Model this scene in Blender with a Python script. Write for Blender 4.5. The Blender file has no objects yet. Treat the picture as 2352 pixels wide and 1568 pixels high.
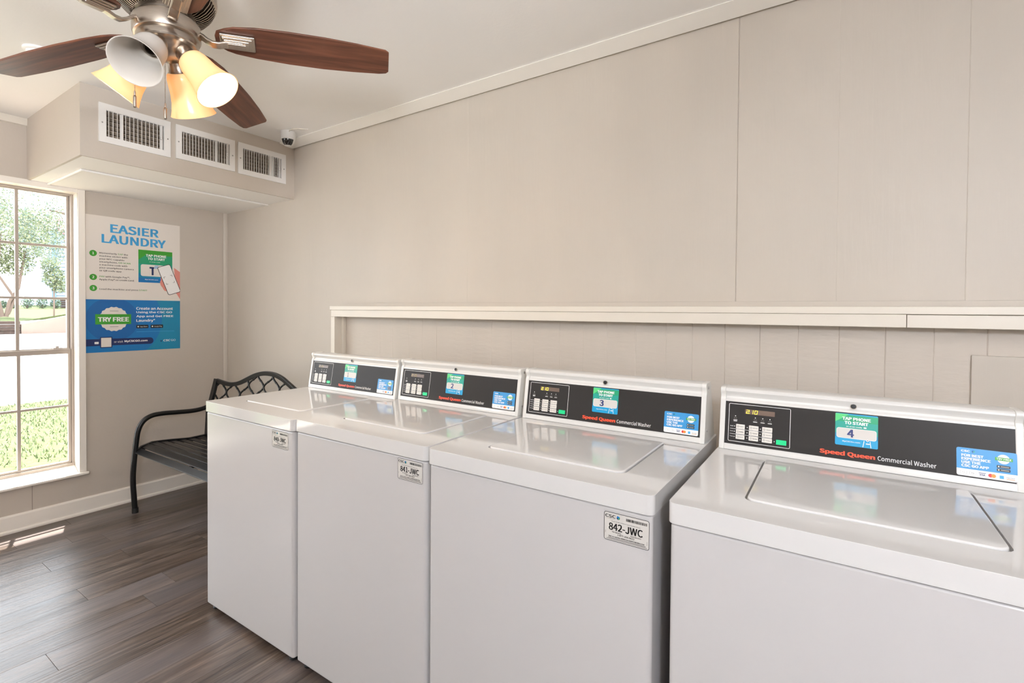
import bpy, bmesh, math, random
from mathutils import Vector, Matrix
random.seed(7)
S = bpy.context.scene
COL = S.collection
PI = math.pi

# ------------------------------------------------------------------ camera
FPX = 1138.37
YAW, PITCH, ROLL = 0.58472, -0.01536, 0.00727
EYE = Vector((4.00346, -2.00589, 1.31035))
_r = Vector((math.cos(YAW), math.sin(YAW), 0)); _f = Vector((-math.sin(YAW), math.cos(YAW), 0)); _u = Vector((0, 0, 1))
f2 = _f * math.cos(PITCH) + _u * math.sin(PITCH)
u2 = _u * math.cos(PITCH) - _f * math.sin(PITCH)
r3 = _r * math.cos(ROLL) + u2 * math.sin(ROLL)
u3 = u2 * math.cos(ROLL) - _r * math.sin(ROLL)
cam_d = bpy.data.cameras.new('camera'); cam = bpy.data.objects.new('camera', cam_d); COL.objects.link(cam)
cam_d.sensor_width = 36; cam_d.lens = FPX / 2352 * 36; cam_d.shift_y = -52.4 / 2352
cam_d.clip_start = 0.02; cam_d.clip_end = 500
M = Matrix.Identity(4)
for i in range(3):
    M[i][0] = r3[i]; M[i][1] = u3[i]; M[i][2] = -f2[i]; M[i][3] = EYE[i]
cam.matrix_world = M
S.camera = cam

# ------------------------------------------------------------------ view, world, sun, big lights
S.view_settings.view_transform = 'Standard'; S.view_settings.look = 'None'
S.view_settings.exposure = 0.90; S.view_settings.gamma = 1; S.view_settings.use_curve_mapping = False
try:
    S.cycles.use_denoising = True; S.cycles.denoiser = 'OPENIMAGEDENOISE'
    S.cycles.max_bounces = 9; S.cycles.diffuse_bounces = 5; S.cycles.glossy_bounces = 4
    S.cycles.transmission_bounces = 6; S.cycles.transparent_max_bounces = 12
    S.cycles.caustics_reflective = False; S.cycles.caustics_refractive = False
    S.cycles.sample_clamp_indirect = 6; S.cycles.blur_glossy = 0.5
except Exception: pass
W = bpy.data.worlds.new('world'); S.world = W; W.use_nodes = True
nt = W.node_tree; nt.nodes.clear()
wo = nt.nodes.new('ShaderNodeOutputWorld'); wb = nt.nodes.new('ShaderNodeBackground')
tc = nt.nodes.new('ShaderNodeTexCoord'); nz = nt.nodes.new('ShaderNodeTexNoise'); cr = nt.nodes.new('ShaderNodeValToRGB')
nz.inputs['Scale'].default_value = 2.2; nz.inputs['Detail'].default_value = 5
cr.color_ramp.elements[0].position = .38; cr.color_ramp.elements[0].color = (.80, .89, 1, 1)
cr.color_ramp.elements[1].position = .6; cr.color_ramp.elements[1].color = (1, 1, 1, 1)
nt.links.new(tc.outputs['Generated'], nz.inputs['Vector']); nt.links.new(nz.outputs['Fac'], cr.inputs['Fac'])
nt.links.new(cr.outputs['Color'], wb.inputs['Color']); wb.inputs['Strength'].default_value = 5.0
nt.links.new(wb.outputs[0], wo.inputs[0])

def light(name, kind, loc, direction, energy, color=(1, 1, 1), **kw):
    d = bpy.data.lights.new(name, kind); o = bpy.data.objects.new(name, d); COL.objects.link(o)
    d.energy = energy; d.color = color
    for k, v in kw.items(): setattr(d, k, v)
    o.location = loc
    o.rotation_euler = Vector(direction).to_track_quat('-Z', 'Y').to_euler()
    return o
light('sun', 'SUN', (-5, 0, 8), (.37, -.12, -1), 15.0, (1, .97, .93), angle=.009)
# added area light standing in for a camera flash, aimed at the fan
L1 = light('flash_stand_in', 'AREA', (5.03, -3.40, 1.40), (-3.0, 1.9, 2.1), 16, (.94, .97, 1), shape='RECTANGLE', size=.34, size_y=.34, spread=math.radians(72))
# unseen fill lamps behind the camera

# (two unseen globe lamps are added behind the camera to fill the room; their own light is in their builder: FILL_GLOBE strength)
FILL_GLOBE = (110, 18)

# ------------------------------------------------------------------ materials
def lin(c):
    c = c / 255.0
    return c / 12.92 if c <= .04045 else ((c + .055) / 1.055) ** 2.4
def rgb(h):
    h = h.lstrip('#'); return tuple(lin(int(h[i:i + 2], 16)) for i in (0, 2, 4)) + (1,)
MATS = {}
def mat(name, col, rough=.5, metal=0, spec=.5, coat=0, emit=None, es=0, noise=None, bump=None, **kw):
    """noise=(scale, amount, (sx,sy,sz)); bump=(scale, strength, (sx,sy,sz))"""
    if name in MATS: return MATS[name]
    m = bpy.data.materials.new(name); m.use_nodes = True; n = m.node_tree; b = n.nodes['Principled BSDF']
    c = rgb(col) if isinstance(col, str) else tuple(col)
    b.inputs['Base Color'].default_value = c; b.inputs['Roughness'].default_value = rough
    b.inputs['Metallic'].default_value = metal; b.inputs['Specular IOR Level'].default_value = spec
    b.inputs['Coat Weight'].default_value = coat
    if emit: b.inputs['Emission Color'].default_value = rgb(emit); b.inputs['Emission Strength'].default_value = es
    def vec(sc):
        t = n.nodes.new('ShaderNodeTexCoord'); mp = n.nodes.new('ShaderNodeMapping')
        mp.inputs['Scale'].default_value = sc; n.links.new(t.outputs['Object'], mp.inputs['Vector']); return mp.outputs[0]
    if noise:
        t = n.nodes.new('ShaderNodeTexNoise'); t.inputs['Scale'].default_value = noise[0]; t.inputs['Detail'].default_value = 4
        n.links.new(vec(noise[2]), t.inputs['Vector'])
        mx = n.nodes.new('ShaderNodeMixRGB'); mx.blend_type = 'MULTIPLY'; mx.inputs['Fac'].default_value = 1
        r = n.nodes.new('ShaderNodeMapRange'); r.inputs['From Min'].default_value = .3; r.inputs['From Max'].default_value = .7
        r.inputs['To Min'].default_value = 1 - noise[1]; r.inputs['To Max'].default_value = 1
        n.links.new(t.outputs['Fac'], r.inputs['Value']); mx.inputs['Color1'].default_value = c
        n.links.new(r.outputs[0], mx.inputs['Color2']); n.links.new(mx.outputs[0], b.inputs['Base Color'])
    if bump:
        t = n.nodes.new('ShaderNodeTexNoise'); t.inputs['Scale'].default_value = bump[0]; t.inputs['Detail'].default_value = 3
        n.links.new(vec(bump[2]), t.inputs['Vector'])
        bp = n.nodes.new('ShaderNodeBump'); bp.inputs['Strength'].default_value = bump[1]; bp.inputs['Distance'].default_value = .01
        n.links.new(t.outputs['Fac'], bp.inputs['Height']); n.links.new(bp.outputs[0], b.inputs['Normal'])
    MATS[name] = m; return m
I3 = (1, 1, 1)
basep = mat('baseboard_paint', '#f0e9df', .35, spec=.4)
wallp = mat('wall_paint', '#c6bcb0', .6, spec=.3, noise=(1.5, .04, I3), bump=(60, .06, I3))
wallb = mat('panel_paint', '#cac0b4', .5, spec=.35, noise=(1.2, .05, (6, 1, .4)), bump=(7, .16, (2.2, 1, 7)))
walls = mat('siding_paint', '#c4bbaf', .45, spec=.35, noise=(1.2, .05, (3, 1, .6)), bump=(22, .12, (3, 1, .3)))
ceilp = mat('ceiling_paint', '#f3f0ec', .7, spec=.2, bump=(90, .05, I3))
trimp = mat('trim_paint', '#ddd5c8', .35, spec=.4, bump=(30, .03, I3))
white = mat('window_enamel', '#e6dfd4', .35)
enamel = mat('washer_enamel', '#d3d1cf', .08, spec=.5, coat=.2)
enamel2 = mat('cabinet_enamel_dimmed', '#c2bfbe', .22, spec=.5)  # same white enamel, darkened because the lit fronts came out too bright
console_m = mat('console_enamel', '#dad8d3', .25)
railm = mat('console_rail_enamel', '#d6d4d0', .22, coat=.3)
dark = mat('shadow_gap_plastic', '#2a2725', .6)
black = mat('fascia_black', '#363433', .3, spec=.12)
blackk = mat('black_rubber', '#151515', .5)
blackm = mat('bench_black_enamel', '#121212', .3, spec=.35)
nickel = mat('brushed_nickel', '#b9aea2', .28, metal=1, noise=(40, .12, (1, 1, 12)))
nickel2 = mat('dark_nickel', '#6d645b', .35, metal=1)
alum = mat('window_frame_grey', '#b3a79c', .45, metal=.1)
vent_w = mat('vent_white', '#e6e3df', .35)
vent_d = mat('vent_louvre_tan', '#a99b8b', .6)
vent_k = mat('vent_throat_shade', '#1a1512', .8)  # near-black colour paints the shade inside the vent ducts
p_white = mat('print_white', '#f2f0ee', .4)
p_black = mat('print_black', '#141414', .4)
p_grey = mat('print_grey', '#9b9793', .4)
p_green = mat('print_green', '#3a9a2b', .4)
p_green2 = mat('print_light_green', '#55c877', .35)
p_teal1 = mat('print_teal_green', '#1f9a6d', .35)
p_teal2 = mat('print_teal', '#1f9a8a', .35)
p_cyan = mat('print_cyan', '#0f97c8', .35)
p_blue = mat('print_blue', '#3a8fc9', .35)
p_blue2 = mat('print_mid_blue', '#0a72b5', .35)
p_blue3 = mat('print_deep_blue', '#0a61a6', .35)
p_blue4 = mat('print_sea_blue', '#0c83ab', .35)
p_navy = mat('print_navy', '#1f2f6b', .35)
p_navy2 = mat('print_dark_navy', '#14285c', .35)
p_sky = mat('print_sky_blue', '#3fa0d6', .35)
p_red = mat('print_orange_red', '#f45230', .4)
p_red2 = mat('print_red', '#d8333a', .4)
p_orange = mat('print_orange', '#ee8e35', .4)
p_skin = mat('print_salmon', '#dd8c80', .4)
p_paper = mat('poster_paper', '#e4dcd3', .4)
p_label = mat('label_silver', '#cdc9c3', .35)
key_m = mat('key_ivory', '#e3ded6', .35)
key_g = mat('start_key_green', '#12cf86', .35)
disp_m = mat('display_window', '#6b5a50', .25)
digit_m = mat('display_digits', '#f5e04a', .4, emit='#f7df3c', es=.9)
digit_off = mat('display_digits_dim', '#9a8a58', .4, emit='#b09a3c', es=.25)

def wood_blade():
    m = bpy.data.materials.new('walnut_blade'); m.use_nodes = True; n = m.node_tree; b = n.nodes['Principled BSDF']
    t = n.nodes.new('ShaderNodeTexCoord'); mp = n.nodes.new('ShaderNodeMapping'); mp.inputs['Scale'].default_value = (1.2, 16, 4)
    nz = n.nodes.new('ShaderNodeTexNoise'); nz.inputs['Scale'].default_value = 3; nz.inputs['Detail'].default_value = 6; nz.inputs['Distortion'].default_value = .6
    cr = n.nodes.new('ShaderNodeValToRGB'); cr.color_ramp.elements[0].position = .35; cr.color_ramp.elements[0].color = rgb('#513023')
    cr.color_ramp.elements[1].position = .68; cr.color_ramp.elements[1].color = rgb('#784a36')
    n.links.new(t.outputs['Object'], mp.inputs['Vector']); n.links.new(mp.outputs[0], nz.inputs['Vector'])
    n.links.new(nz.outputs['Fac'], cr.inputs['Fac']); n.links.new(cr.outputs[0], b.inputs['Base Color'])
    b.inputs['Roughness'].default_value = .38; b.inputs['Specular IOR Level'].default_value = .4
    return m
walnut = wood_blade()
def glass_shade(name, lit):
    m = bpy.data.materials.new(name); m.use_nodes = True; n = m.node_tree; n.nodes.clear()
    o = n.nodes.new('ShaderNodeOutputMaterial'); d = n.nodes.new('ShaderNodeBsdfDiffuse'); t = n.nodes.new('ShaderNodeBsdfTranslucent')
    g = n.nodes.new('ShaderNodeBsdfGlossy'); mx = n.nodes.new('ShaderNodeMixShader'); m2 = n.nodes.new('ShaderNodeMixShader')
    d.inputs[0].default_value = rgb('#e6c79c') if lit else rgb('#cdc6bd'); t.inputs[0].default_value = (1, .52, .20, 1) if lit else rgb('#cfc8bf')
    g.inputs['Roughness'].default_value = .25
    mx.inputs[0].default_value = .07; m2.inputs[0].default_value = .05
    n.links.new(d.outputs[0], mx.inputs[1]); n.links.new(t.outputs[0], mx.inputs[2])
    n.links.new(mx.outputs[0], m2.inputs[1]); n.links.new(g.outputs[0], m2.inputs[2])
    if lit:
        e = n.nodes.new('ShaderNodeEmission'); e.inputs[0].default_value = (1, .50, .17, 1); e.inputs[1].default_value = .24
        a = n.nodes.new('ShaderNodeAddShader'); n.links.new(m2.outputs[0], a.inputs[0]); n.links.new(e.outputs[0], a.inputs[1])
        n.links.new(a.outputs[0], o.inputs[0])
    else: n.links.new(m2.outputs[0], o.inputs[0])
    return m
shade_lit = glass_shade('lit_frosted_glass', True); shade_off = glass_shade('unlit_frosted_glass', False)
bulb_on = mat('bulb_lit', '#ffffff', .4, emit='#ffe9c4', es=9)
bulb_off = mat('bulb_unlit', '#e8e6e2', .3)
def glass_mat():
    m = bpy.data.materials.new('window_glass'); m.use_nodes = True; n = m.node_tree; n.nodes.clear()
    o = n.nodes.new('ShaderNodeOutputMaterial'); t = n.nodes.new('ShaderNodeBsdfTransparent'); g = n.nodes.new('ShaderNodeBsdfGlossy')
    g.inputs['Roughness'].default_value = .02; mx = n.nodes.new('ShaderNodeMixShader'); mx.inputs[0].default_value = .035
    t.inputs[0].default_value = (.97, .98, .98, 1)
    n.links.new(t.outputs[0], mx.inputs[1]); n.links.new(g.outputs[0], mx.inputs[2]); n.links.new(mx.outputs[0], o.inputs[0])
    return m
glass = glass_mat()
def floor_mat():
    m = bpy.data.materials.new('grey_brown_vinyl_plank'); m.use_nodes = True; n = m.node_tree; b = n.nodes['Principled BSDF']
    N = n.nodes.new; L = n.links.new
    t = N('ShaderNodeTexCoord'); at = N('ShaderNodeAttribute'); at.attribute_name = 'rnd'
    add = N('ShaderNodeVectorMath'); add.operation = 'ADD'; sc = N('ShaderNodeVectorMath'); sc.operation = 'SCALE'; sc.inputs['Scale'].default_value = 37
    L(at.outputs['Color'], sc.inputs[0]); L(t.outputs['Object'], add.inputs[0]); L(sc.outputs[0], add.inputs[1])
    mp = N('ShaderNodeMapping'); mp.inputs['Scale'].default_value = (11, 1.1, 1); L(add.outputs[0], mp.inputs['Vector'])
    n1 = N('ShaderNodeTexNoise'); n1.inputs['Scale'].default_value = 1.6; n1.inputs['Detail'].default_value = 7; n1.inputs['Roughness'].default_value = .62; n1.inputs['Distortion'].default_value = .9
    L(mp.outputs[0], n1.inputs['Vector'])
    mp2 = N('ShaderNodeMapping'); mp2.inputs['Scale'].default_value = (85, 2.2, 1); L(add.outputs[0], mp2.inputs['Vector'])
    n2 = N('ShaderNodeTexNoise'); n2.inputs['Scale'].default_value = 1.3; n2.inputs['Detail'].default_value = 4; n2.inputs['Distortion'].default_value = .4; L(mp2.outputs[0], n2.inputs['Vector'])
    mp3 = N('ShaderNodeMapping'); mp3.inputs['Scale'].default_value = (2.5, .9, 1); L(add.outputs[0], mp3.inputs['Vector'])
    n3 = N('ShaderNodeTexNoise'); n3.inputs['Scale'].default_value = 1.5; n3.inputs['Detail'].default_value = 2; L(mp3.outputs[0], n3.inputs['Vector'])
    cr = N('ShaderNodeValToRGB'); e = cr.color_ramp.elements
    e[0].position = .28; e[0].color = rgb('#31261f'); e[1].position = .72; e[1].color = rgb('#796a5f')
    k = e.new(.5); k.color = rgb('#54463c')
    L(n1.outputs['Fac'], cr.inputs['Fac'])
    r2 = N('ShaderNodeMapRange'); r2.inputs['From Min'].default_value = .35; r2.inputs['From Max'].default_value = .62; r2.inputs['To Min'].default_value = .58; r2.inputs['To Max'].default_value = 1.12
    L(n2.outputs['Fac'], r2.inputs['Value'])
    mx = N('ShaderNodeMixRGB'); mx.blend_type = 'MULTIPLY'; mx.inputs['Fac'].default_value = 1; L(cr.outputs[0], mx.inputs['Color1']); L(r2.outputs[0], mx.inputs['Color2'])
    m3 = N('ShaderNodeMixRGB'); m3.inputs['Color2'].default_value = rgb('#6b6566'); r3_ = N('ShaderNodeMapRange'); r3_.inputs['From Min'].default_value = .42; r3_.inputs['From Max'].default_value = .68; r3_.inputs['To Max'].default_value = .55
    L(n3.outputs['Fac'], r3_.inputs['Value']); L(r3_.outputs[0], m3.inputs['Fac']); L(mx.outputs[0], m3.inputs['Color1'])
    m4 = N('ShaderNodeMixRGB'); m4.blend_type = 'MULTIPLY'; m4.inputs['Fac'].default_value = 1
    r4 = N('ShaderNodeMapRange'); r4.inputs['To Min'].default_value = .84; r4.inputs['To Max'].default_value = 1.12
    sx = N('ShaderNodeSeparateColor'); L(at.outputs['Color'], sx.inputs[0]); L(sx.outputs[0], r4.inputs['Value']); L(m3.outputs[0], m4.inputs['Color1']); L(r4.outputs[0], m4.inputs['Color2'])
    L(m4.outputs[0], b.inputs['Base Color'])
    b.inputs['Roughness'].default_value = .36; b.inputs['Specular IOR Level'].default_value = .5
    rr = N('ShaderNodeMapRange'); rr.inputs['To Min'].default_value = .22; rr.inputs['To Max'].default_value = .42; L(n2.outputs['Fac'], rr.inputs['Value']); L(rr.outputs[0], b.inputs['Roughness'])
    bp = N('ShaderNodeBump'); bp.inputs['Strength'].default_value = .35; bp.inputs['Distance'].default_value = .004; L(n2.outputs['Fac'], bp.inputs['Height']); L(bp.outputs[0], b.inputs['Normal'])
    return m
floorm = floor_mat()

# ------------------------------------------------------------------ mesh helpers
def catmull(pts, n=5):
    P_ = [Vector(p) for p in pts]; out = []
    for i in range(len(P_) - 1):
        a = P_[max(i - 1, 0)]; b = P_[i]; c = P_[i + 1]; d = P_[min(i + 2, len(P_) - 1)]
        for k in range(n):
            t = k / n; out.append(.5 * ((2 * b) + (c - a) * t + (2 * a - 5 * b + 4 * c - d) * t * t + (3 * b - a - 3 * c + d) * t ** 3))
    return out + [P_[-1]]
class MB:
    def __init__(s): s.v = []; s.f = []; s.m = []
    def add(s, vs, fs, mi=0):
        o = len(s.v); s.v += [Vector(p) for p in vs]
        for q in fs: s.f.append([i + o for i in q]); s.m.append(mi)
    def box(s, a, b, mi=0):
        x0, y0, z0 = (min(a[i], b[i]) for i in range(3)); x1, y1, z1 = (max(a[i], b[i]) for i in range(3))
        s.add([(x0, y0, z0), (x1, y0, z0), (x1, y1, z0), (x0, y1, z0), (x0, y0, z1), (x1, y0, z1), (x1, y1, z1), (x0, y1, z1)],
              [(0, 3, 2, 1), (4, 5, 6, 7), (0, 1, 5, 4), (1, 2, 6, 5), (2, 3, 7, 6), (3, 0, 4, 7)], mi)
    def prism(s, pts, f0, f1, mi=0):
        """pts: list of 2D; f0/f1: functions 2D->3D for the two caps"""
        n = len(pts); vs = [f0(*p) for p in pts] + [f1(*p) for p in pts]
        fs = [tuple(range(n))[::-1], tuple(range(n, 2 * n))] + [(i, (i + 1) % n, n + (i + 1) % n, n + i) for i in range(n)]
        s.add(vs, fs, mi)
    def tube(s, path, r, n=10, mi=0, closed=False, caps=True):
        path = [Vector(p) for p in path]; N = len(path); rings = []
        up = None
        for i, p in enumerate(path):
            a = path[i - 1] if (i > 0 or closed) else p; b = path[(i + 1) % N] if (i < N - 1 or closed) else p
            t = (b - a).normalized()
            if up is None: up = Vector((0, 0, 1)) if abs(t.z) < .9 else Vector((0, 1, 0))
            x = t.cross(up).normalized(); up = x.cross(t).normalized()
            rr = r[i] if isinstance(r, (list, tuple)) else r
            rings.append([p + rr * (math.cos(2 * PI * k / n) * x + math.sin(2 * PI * k / n) * up) for k in range(n)])
        o = len(s.v)
        for R in rings: s.v += R
        M_ = N if closed else N - 1
        for i in range(M_):
            for k in range(n):
                a = o + i * n; b = o + ((i + 1) % N) * n
                s.f.append([a + k, a + (k + 1) % n, b + (k + 1) % n, b + k]); s.m.append(mi)
        if caps and not closed:
            s.f.append([o + k for k in range(n)][::-1]); s.m.append(mi)
            s.f.append([o + (N - 1) * n + k for k in range(n)]); s.m.append(mi)
    def strip(s, path, w, t, side, mi=0):
        """flat bar along path; side = width direction"""
        path = [Vector(p) for p in path]; side = Vector(side).normalized(); rings = []
        for i, p in enumerate(path):
            a = path[max(i - 1, 0)]; b = path[min(i + 1, len(path) - 1)]; tn = (b - a).normalized(); nn = tn.cross(side).normalized()
            rings.append([p + side * w / 2 + nn * t / 2, p - side * w / 2 + nn * t / 2, p - side * w / 2 - nn * t / 2, p + side * w / 2 - nn * t / 2])
        o = len(s.v)
        for R in rings: s.v += R
        for i in range(len(path) - 1):
            for k in range(4):
                a = o + i * 4; b = a + 4; s.f.append([a + k, a + (k + 1) % 4, b + (k + 1) % 4, b + k]); s.m.append(mi)
        s.f.append([o, o + 3, o + 2, o + 1]); s.m.append(mi); e = o + (len(path) - 1) * 4; s.f.append([e, e + 1, e + 2, e + 3]); s.m.append(mi)
    def lathe(s, prof, n=32, mi=0, M_=None, a0=0, a1=2 * PI):
        """prof: [(r,z)]"""
        full = abs(a1 - a0 - 2 * PI) < 1e-6; k = n if full else n + 1; o = len(s.v)
        for r, z in prof:
            for i in range(k):
                a = a0 + (a1 - a0) * i / n; p = Vector((r * math.cos(a), r * math.sin(a), z)); s.v.append(M_ @ p if M_ else p)
        for j in range(len(prof) - 1):
            for i in range(n):
                a = o + j * k + i; b = o + j * k + (i + 1) % k
                s.f.append([a, b, b + k, a + k]); s.m.append(mi)
    def build(s, name, mats, parent=None, bevel=0, seg=2, smooth=False, angle=35, tag=None):
        me = bpy.data.meshes.new(name); me.from_pydata([tuple(v) for v in s.v], [], s.f)
        if not isinstance(mats, (list, tuple)): mats = [mats]
        for m in mats: me.materials.append(m)
        me.polygons.foreach_set('material_index', s.m)
        bm = bmesh.new(); bm.from_mesh(me); bmesh.ops.remove_doubles(bm, verts=bm.verts, dist=1e-6)
        if smooth != 'flat': bmesh.ops.recalc_face_normals(bm, faces=bm.faces)
        bm.to_mesh(me); bm.free()
        o = bpy.data.objects.new(name, me); COL.objects.link(o)
        if parent: o.parent = parent
        if smooth is True or bevel:
            for p in me.polygons: p.use_smooth = True
        if bevel:
            b = o.modifiers.new('Bevel', 'BEVEL'); b.width = bevel; b.segments = seg; b.limit_method = 'ANGLE'; b.angle_limit = math.radians(angle)
            w = o.modifiers.new('WN', 'WEIGHTED_NORMAL'); w.keep_sharp = False; w.weight = 80
        elif smooth is True:
            me.set_sharp_from_angle(angle=math.radians(angle))
        return o
def thing(name, label, cat, loc=(0, 0, 0), group=None, M_=None):
    o = bpy.data.objects.new(name, None); COL.objects.link(o); o.empty_display_size = .05
    if M_ is not None: o.matrix_world = M_
    else: o.location = loc
    o['label'] = label; o['category'] = cat
    if group: o['group'] = group
    return o
def tag(o, label, cat, group=None, kind=None):
    o['label'] = label; o['category'] = cat
    if group: o['group'] = group
    if kind: o['kind'] = kind
    return o
def struct(o, label, cat):
    o['kind'] = 'structure'; o['label'] = label; o['category'] = cat; return o

# flat printed art on a plane
_tc = {}
try:
    import os
    VF = bpy.data.fonts.load(os.path.join(bpy.utils.resource_path('LOCAL'), 'datafiles', 'fonts', 'Noto Sans CJK Regular.woff2'))   # typeface bundled with Blender
except Exception: VF = None
def text_geo(txt, bold=0.0):
    k = txt
    if k not in _tc:
        cu = bpy.data.curves.new('t', 'FONT'); cu.body = txt; cu.size = 1; cu.resolution_u = 3; cu.fill_mode = 'FRONT'
        if VF: cu.font = VF
        o = bpy.data.objects.new('t', cu); COL.objects.link(o)
        dg = bpy.context.evaluated_depsgraph_get(); me = bpy.data.meshes.new_from_object(o.evaluated_get(dg))
        if txt == 'H': _tc['scale'] = .69 / max(v.co.y for v in me.vertices)
        else: text_geo('H')
        q_ = _tc['scale']; vs = [(v.co.x * q_, v.co.y * q_) for v in me.vertices]; fs = [tuple(p.vertices) for p in me.polygons]
        bpy.data.objects.remove(o); bpy.data.curves.remove(cu); bpy.data.meshes.remove(me)
        x0 = min(v[0] for v in vs); x1 = max(v[0] for v in vs); y0 = min(v[1] for v in vs); y1 = max(v[1] for v in vs)
        _tc[k] = (vs, fs, x0, x1, y0, y1)
    return _tc[k]
class Art:
    def __init__(s, o, ux, uy, base=0.0002):
        s.o = Vector(o); s.ux = Vector(ux).normalized(); s.uy = Vector(uy).normalized(); s.n = s.ux.cross(s.uy).normalized()
        s.mb = MB(); s.mats = []; s.base = base; s.clip = None
    def P(s, x, y, l): return s.o + s.ux * x + s.uy * y + s.n * (s.base + l * .00025)
    def mi(s, m):
        if m not in s.mats: s.mats.append(m)
        return s.mats.index(m)
    def poly(s, pts, m, l=1):
        if s.clip:
            pts = clip_poly(pts, s.clip)
            if len(pts) < 3: return
        s.mb.add([s.P(x, y, l) for x, y in pts], [tuple(range(len(pts)))], s.mi(m))
    def rect(s, x0, y0, x1, y1, m, l=1): s.poly([(x0, y0), (x1, y0), (x1, y1), (x0, y1)], m, l)
    def rrect(s, x0, y0, x1, y1, r, m, l=1, n=4):
        s.poly(rr2(x0, y0, x1, y1, r, n), m, l)
    def ring(s, x0, y0, x1, y1, r, w, m, l=1, n=4):
        a = rr2(x0, y0, x1, y1, r, n); b = rr2(x0 + w, y0 + w, x1 - w, y1 - w, max(r - w, .0003), n); k = len(a)
        s.mb.add([s.P(x, y, l) for x, y in a + b], [(i, (i + 1) % k, k + (i + 1) % k, k + i) for i in range(k)], s.mi(m))
    def circ(s, cx, cy, r, m, l=1, n=24, ry=None):
        ry = ry or r
        s.poly([(cx + r * math.cos(2 * PI * i / n), cy + ry * math.sin(2 * PI * i / n)) for i in range(n)], m, l)
    def text(s, txt, x0, y0, x1, y1, m, l=2, bold=.0, keep=False, shear=0):
        """fit text into the box"""
        vs, fs, a0, a1, b0, b1 = text_geo(txt); q = bold; sx = (x1 - x0) / (a1 - a0 + 2 * q); sy = (y1 - y0) / (b1 - b0 + q)
        for i, (ox, oy) in enumerate(((q, q / 2),) if q == 0 else [(a * q, c * q / 2) for a in (0, 2, 1) for c in (0, 2, 1)]):
            s.mb.add([s.P(x0 + (x - a0 + ox) * sx + shear * (y - b0) * sy, y0 + (y - b0 + oy) * sy, l + i * .04) for x, y in vs], fs, s.mi(m))
    def line(s, txt, x, y, h, m, l=2, bold=0, align='l', wmul=1):
        """text with cap-height scale h, baseline y"""
        vs, fs, a0, a1, b0, b1 = text_geo(txt, bold); k = h / .69; w = (a1 - a0) * k * wmul
        ox = x if align == 'l' else x - w / 2
        for i, d in enumerate((0,) if bold == 0 else (-bold, bold, 0)):
            s.mb.add([s.P(ox + (a - a0 + d) * k * wmul, y + b * k, l + i * .06) for a, b in vs], fs, s.mi(m))
        return w
    def build(s, name, parent=None): return s.mb.build(name, s.mats, parent, smooth='flat')
def rr2(x0, y0, x1, y1, r, n=4):
    pts = []
    for cx, cy, a in ((x1 - r, y0 + r, -90), (x1 - r, y1 - r, 0), (x0 + r, y1 - r, 90), (x0 + r, y0 + r, 180)):
        for i in range(n + 1):
            t = math.radians(a + 90 * i / n); pts.append((cx + r * math.cos(t), cy + r * math.sin(t)))
    return pts
def clip_poly(p, box):
    x0, y0, x1, y1 = box
    for ax, val, sg in ((0, x0, 1), (0, x1, -1), (1, y0, 1), (1, y1, -1)):
        out = []
        for i in range(len(p)):
            a, b = p[i], p[(i + 1) % len(p)]; ia = (a[ax] - val) * sg >= 0; ib = (b[ax] - val) * sg >= 0
            if ia: out.append(a)
            if ia != ib:
                t = (val - a[ax]) / (b[ax] - a[ax]); out.append((a[0] + t * (b[0] - a[0]), a[1] + t * (b[1] - a[1])))
        p = out
        if not p: return p
    return p
def holed(u0, u1, v0, v1, holes, put):
    """cells of a wall rectangle minus holes; put(ua,va,ub,vb)"""
    us = sorted({u0, u1, *[h[0] for h in holes], *[h[1] for h in holes]}); vs = sorted({v0, v1, *[h[2] for h in holes], *[h[3] for h in holes]})
    for i in range(len(us) - 1):
        for j in range(len(vs) - 1):
            cu = (us[i] + us[i + 1]) / 2; cv = (vs[j] + vs[j + 1]) / 2
            if not any(h[0] < cu < h[1] and h[2] < cv < h[3] for h in holes): put(us[i], vs[j], us[i + 1], vs[j + 1])

# ------------------------------------------------------------------ room shell
H = 2.416; XR = 5.7; YF = -3.45
WZ0, WZ1 = .27, 2.03
WIN = [(-1.90, -.912), (-3.10, -2.112)]
wl = MB()
holed(YF, 0, -.02, H, [(a - .012, b + .012, WZ0 - .02, WZ1 + .012) for a, b in WIN], lambda a, b, c, d: wl.box((-.14, a, b), (0, c, d)))
struct(wl.build('wall_left', wallp), 'greige painted wall with the window and the poster', 'wall')
# joint seam in the wall panel under the window
# back wall with real grooves
def grooved(x0, x1, y, z0, z1, gr, mb, back=.10):
    pts = [(x0, y)]
    for g, w, d in gr: pts += [(g - w / 2, y), (g, y + d), (g + w / 2, y)]
    pts += [(x1, y), (x1, y + back), (x0, y + back)]
    n = len(pts); vs = [(x, yy, z0) for x, yy in pts] + [(x, yy, z1) for x, yy in pts]
    fs = [(i, i + 1, n + i + 1, n + i) for i in range(n - 1)] + [(n - 1, 0, n, 2 * n - 1)]
    mb.add(vs, fs)
    mb.add([(x0, y + .004, z1), (x1, y + .004, z1), (x1, y + back, z1), (x0, y + back, z1)], [(0, 1, 2, 3)])
bw = MB()
seams = [1.744, 1.854, 1.983, 2.084, 2.189, 2.326, 2.433, 2.557, 2.674, 2.798, 2.937, 3.056, 3.169, 3.295, 3.421, 3.523, 3.642, 3.761, 3.882, 4.002, 4.127, 4.248, 4.370, 4.49, 4.61, 4.73, 4.85, 4.97, 5.09, 5.21, 5.33, 5.45, 5.57]
random.seed(3)
grooved(1.392, XR, 0, -.02, 1.340, [(s_, .004, .0005 + .0008 * random.random() + (.0008 if s_ > 3.5 else 0)) for s_ in seams], bw)
lowb = bw.build('wall_back', wallb, smooth='flat')
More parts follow.
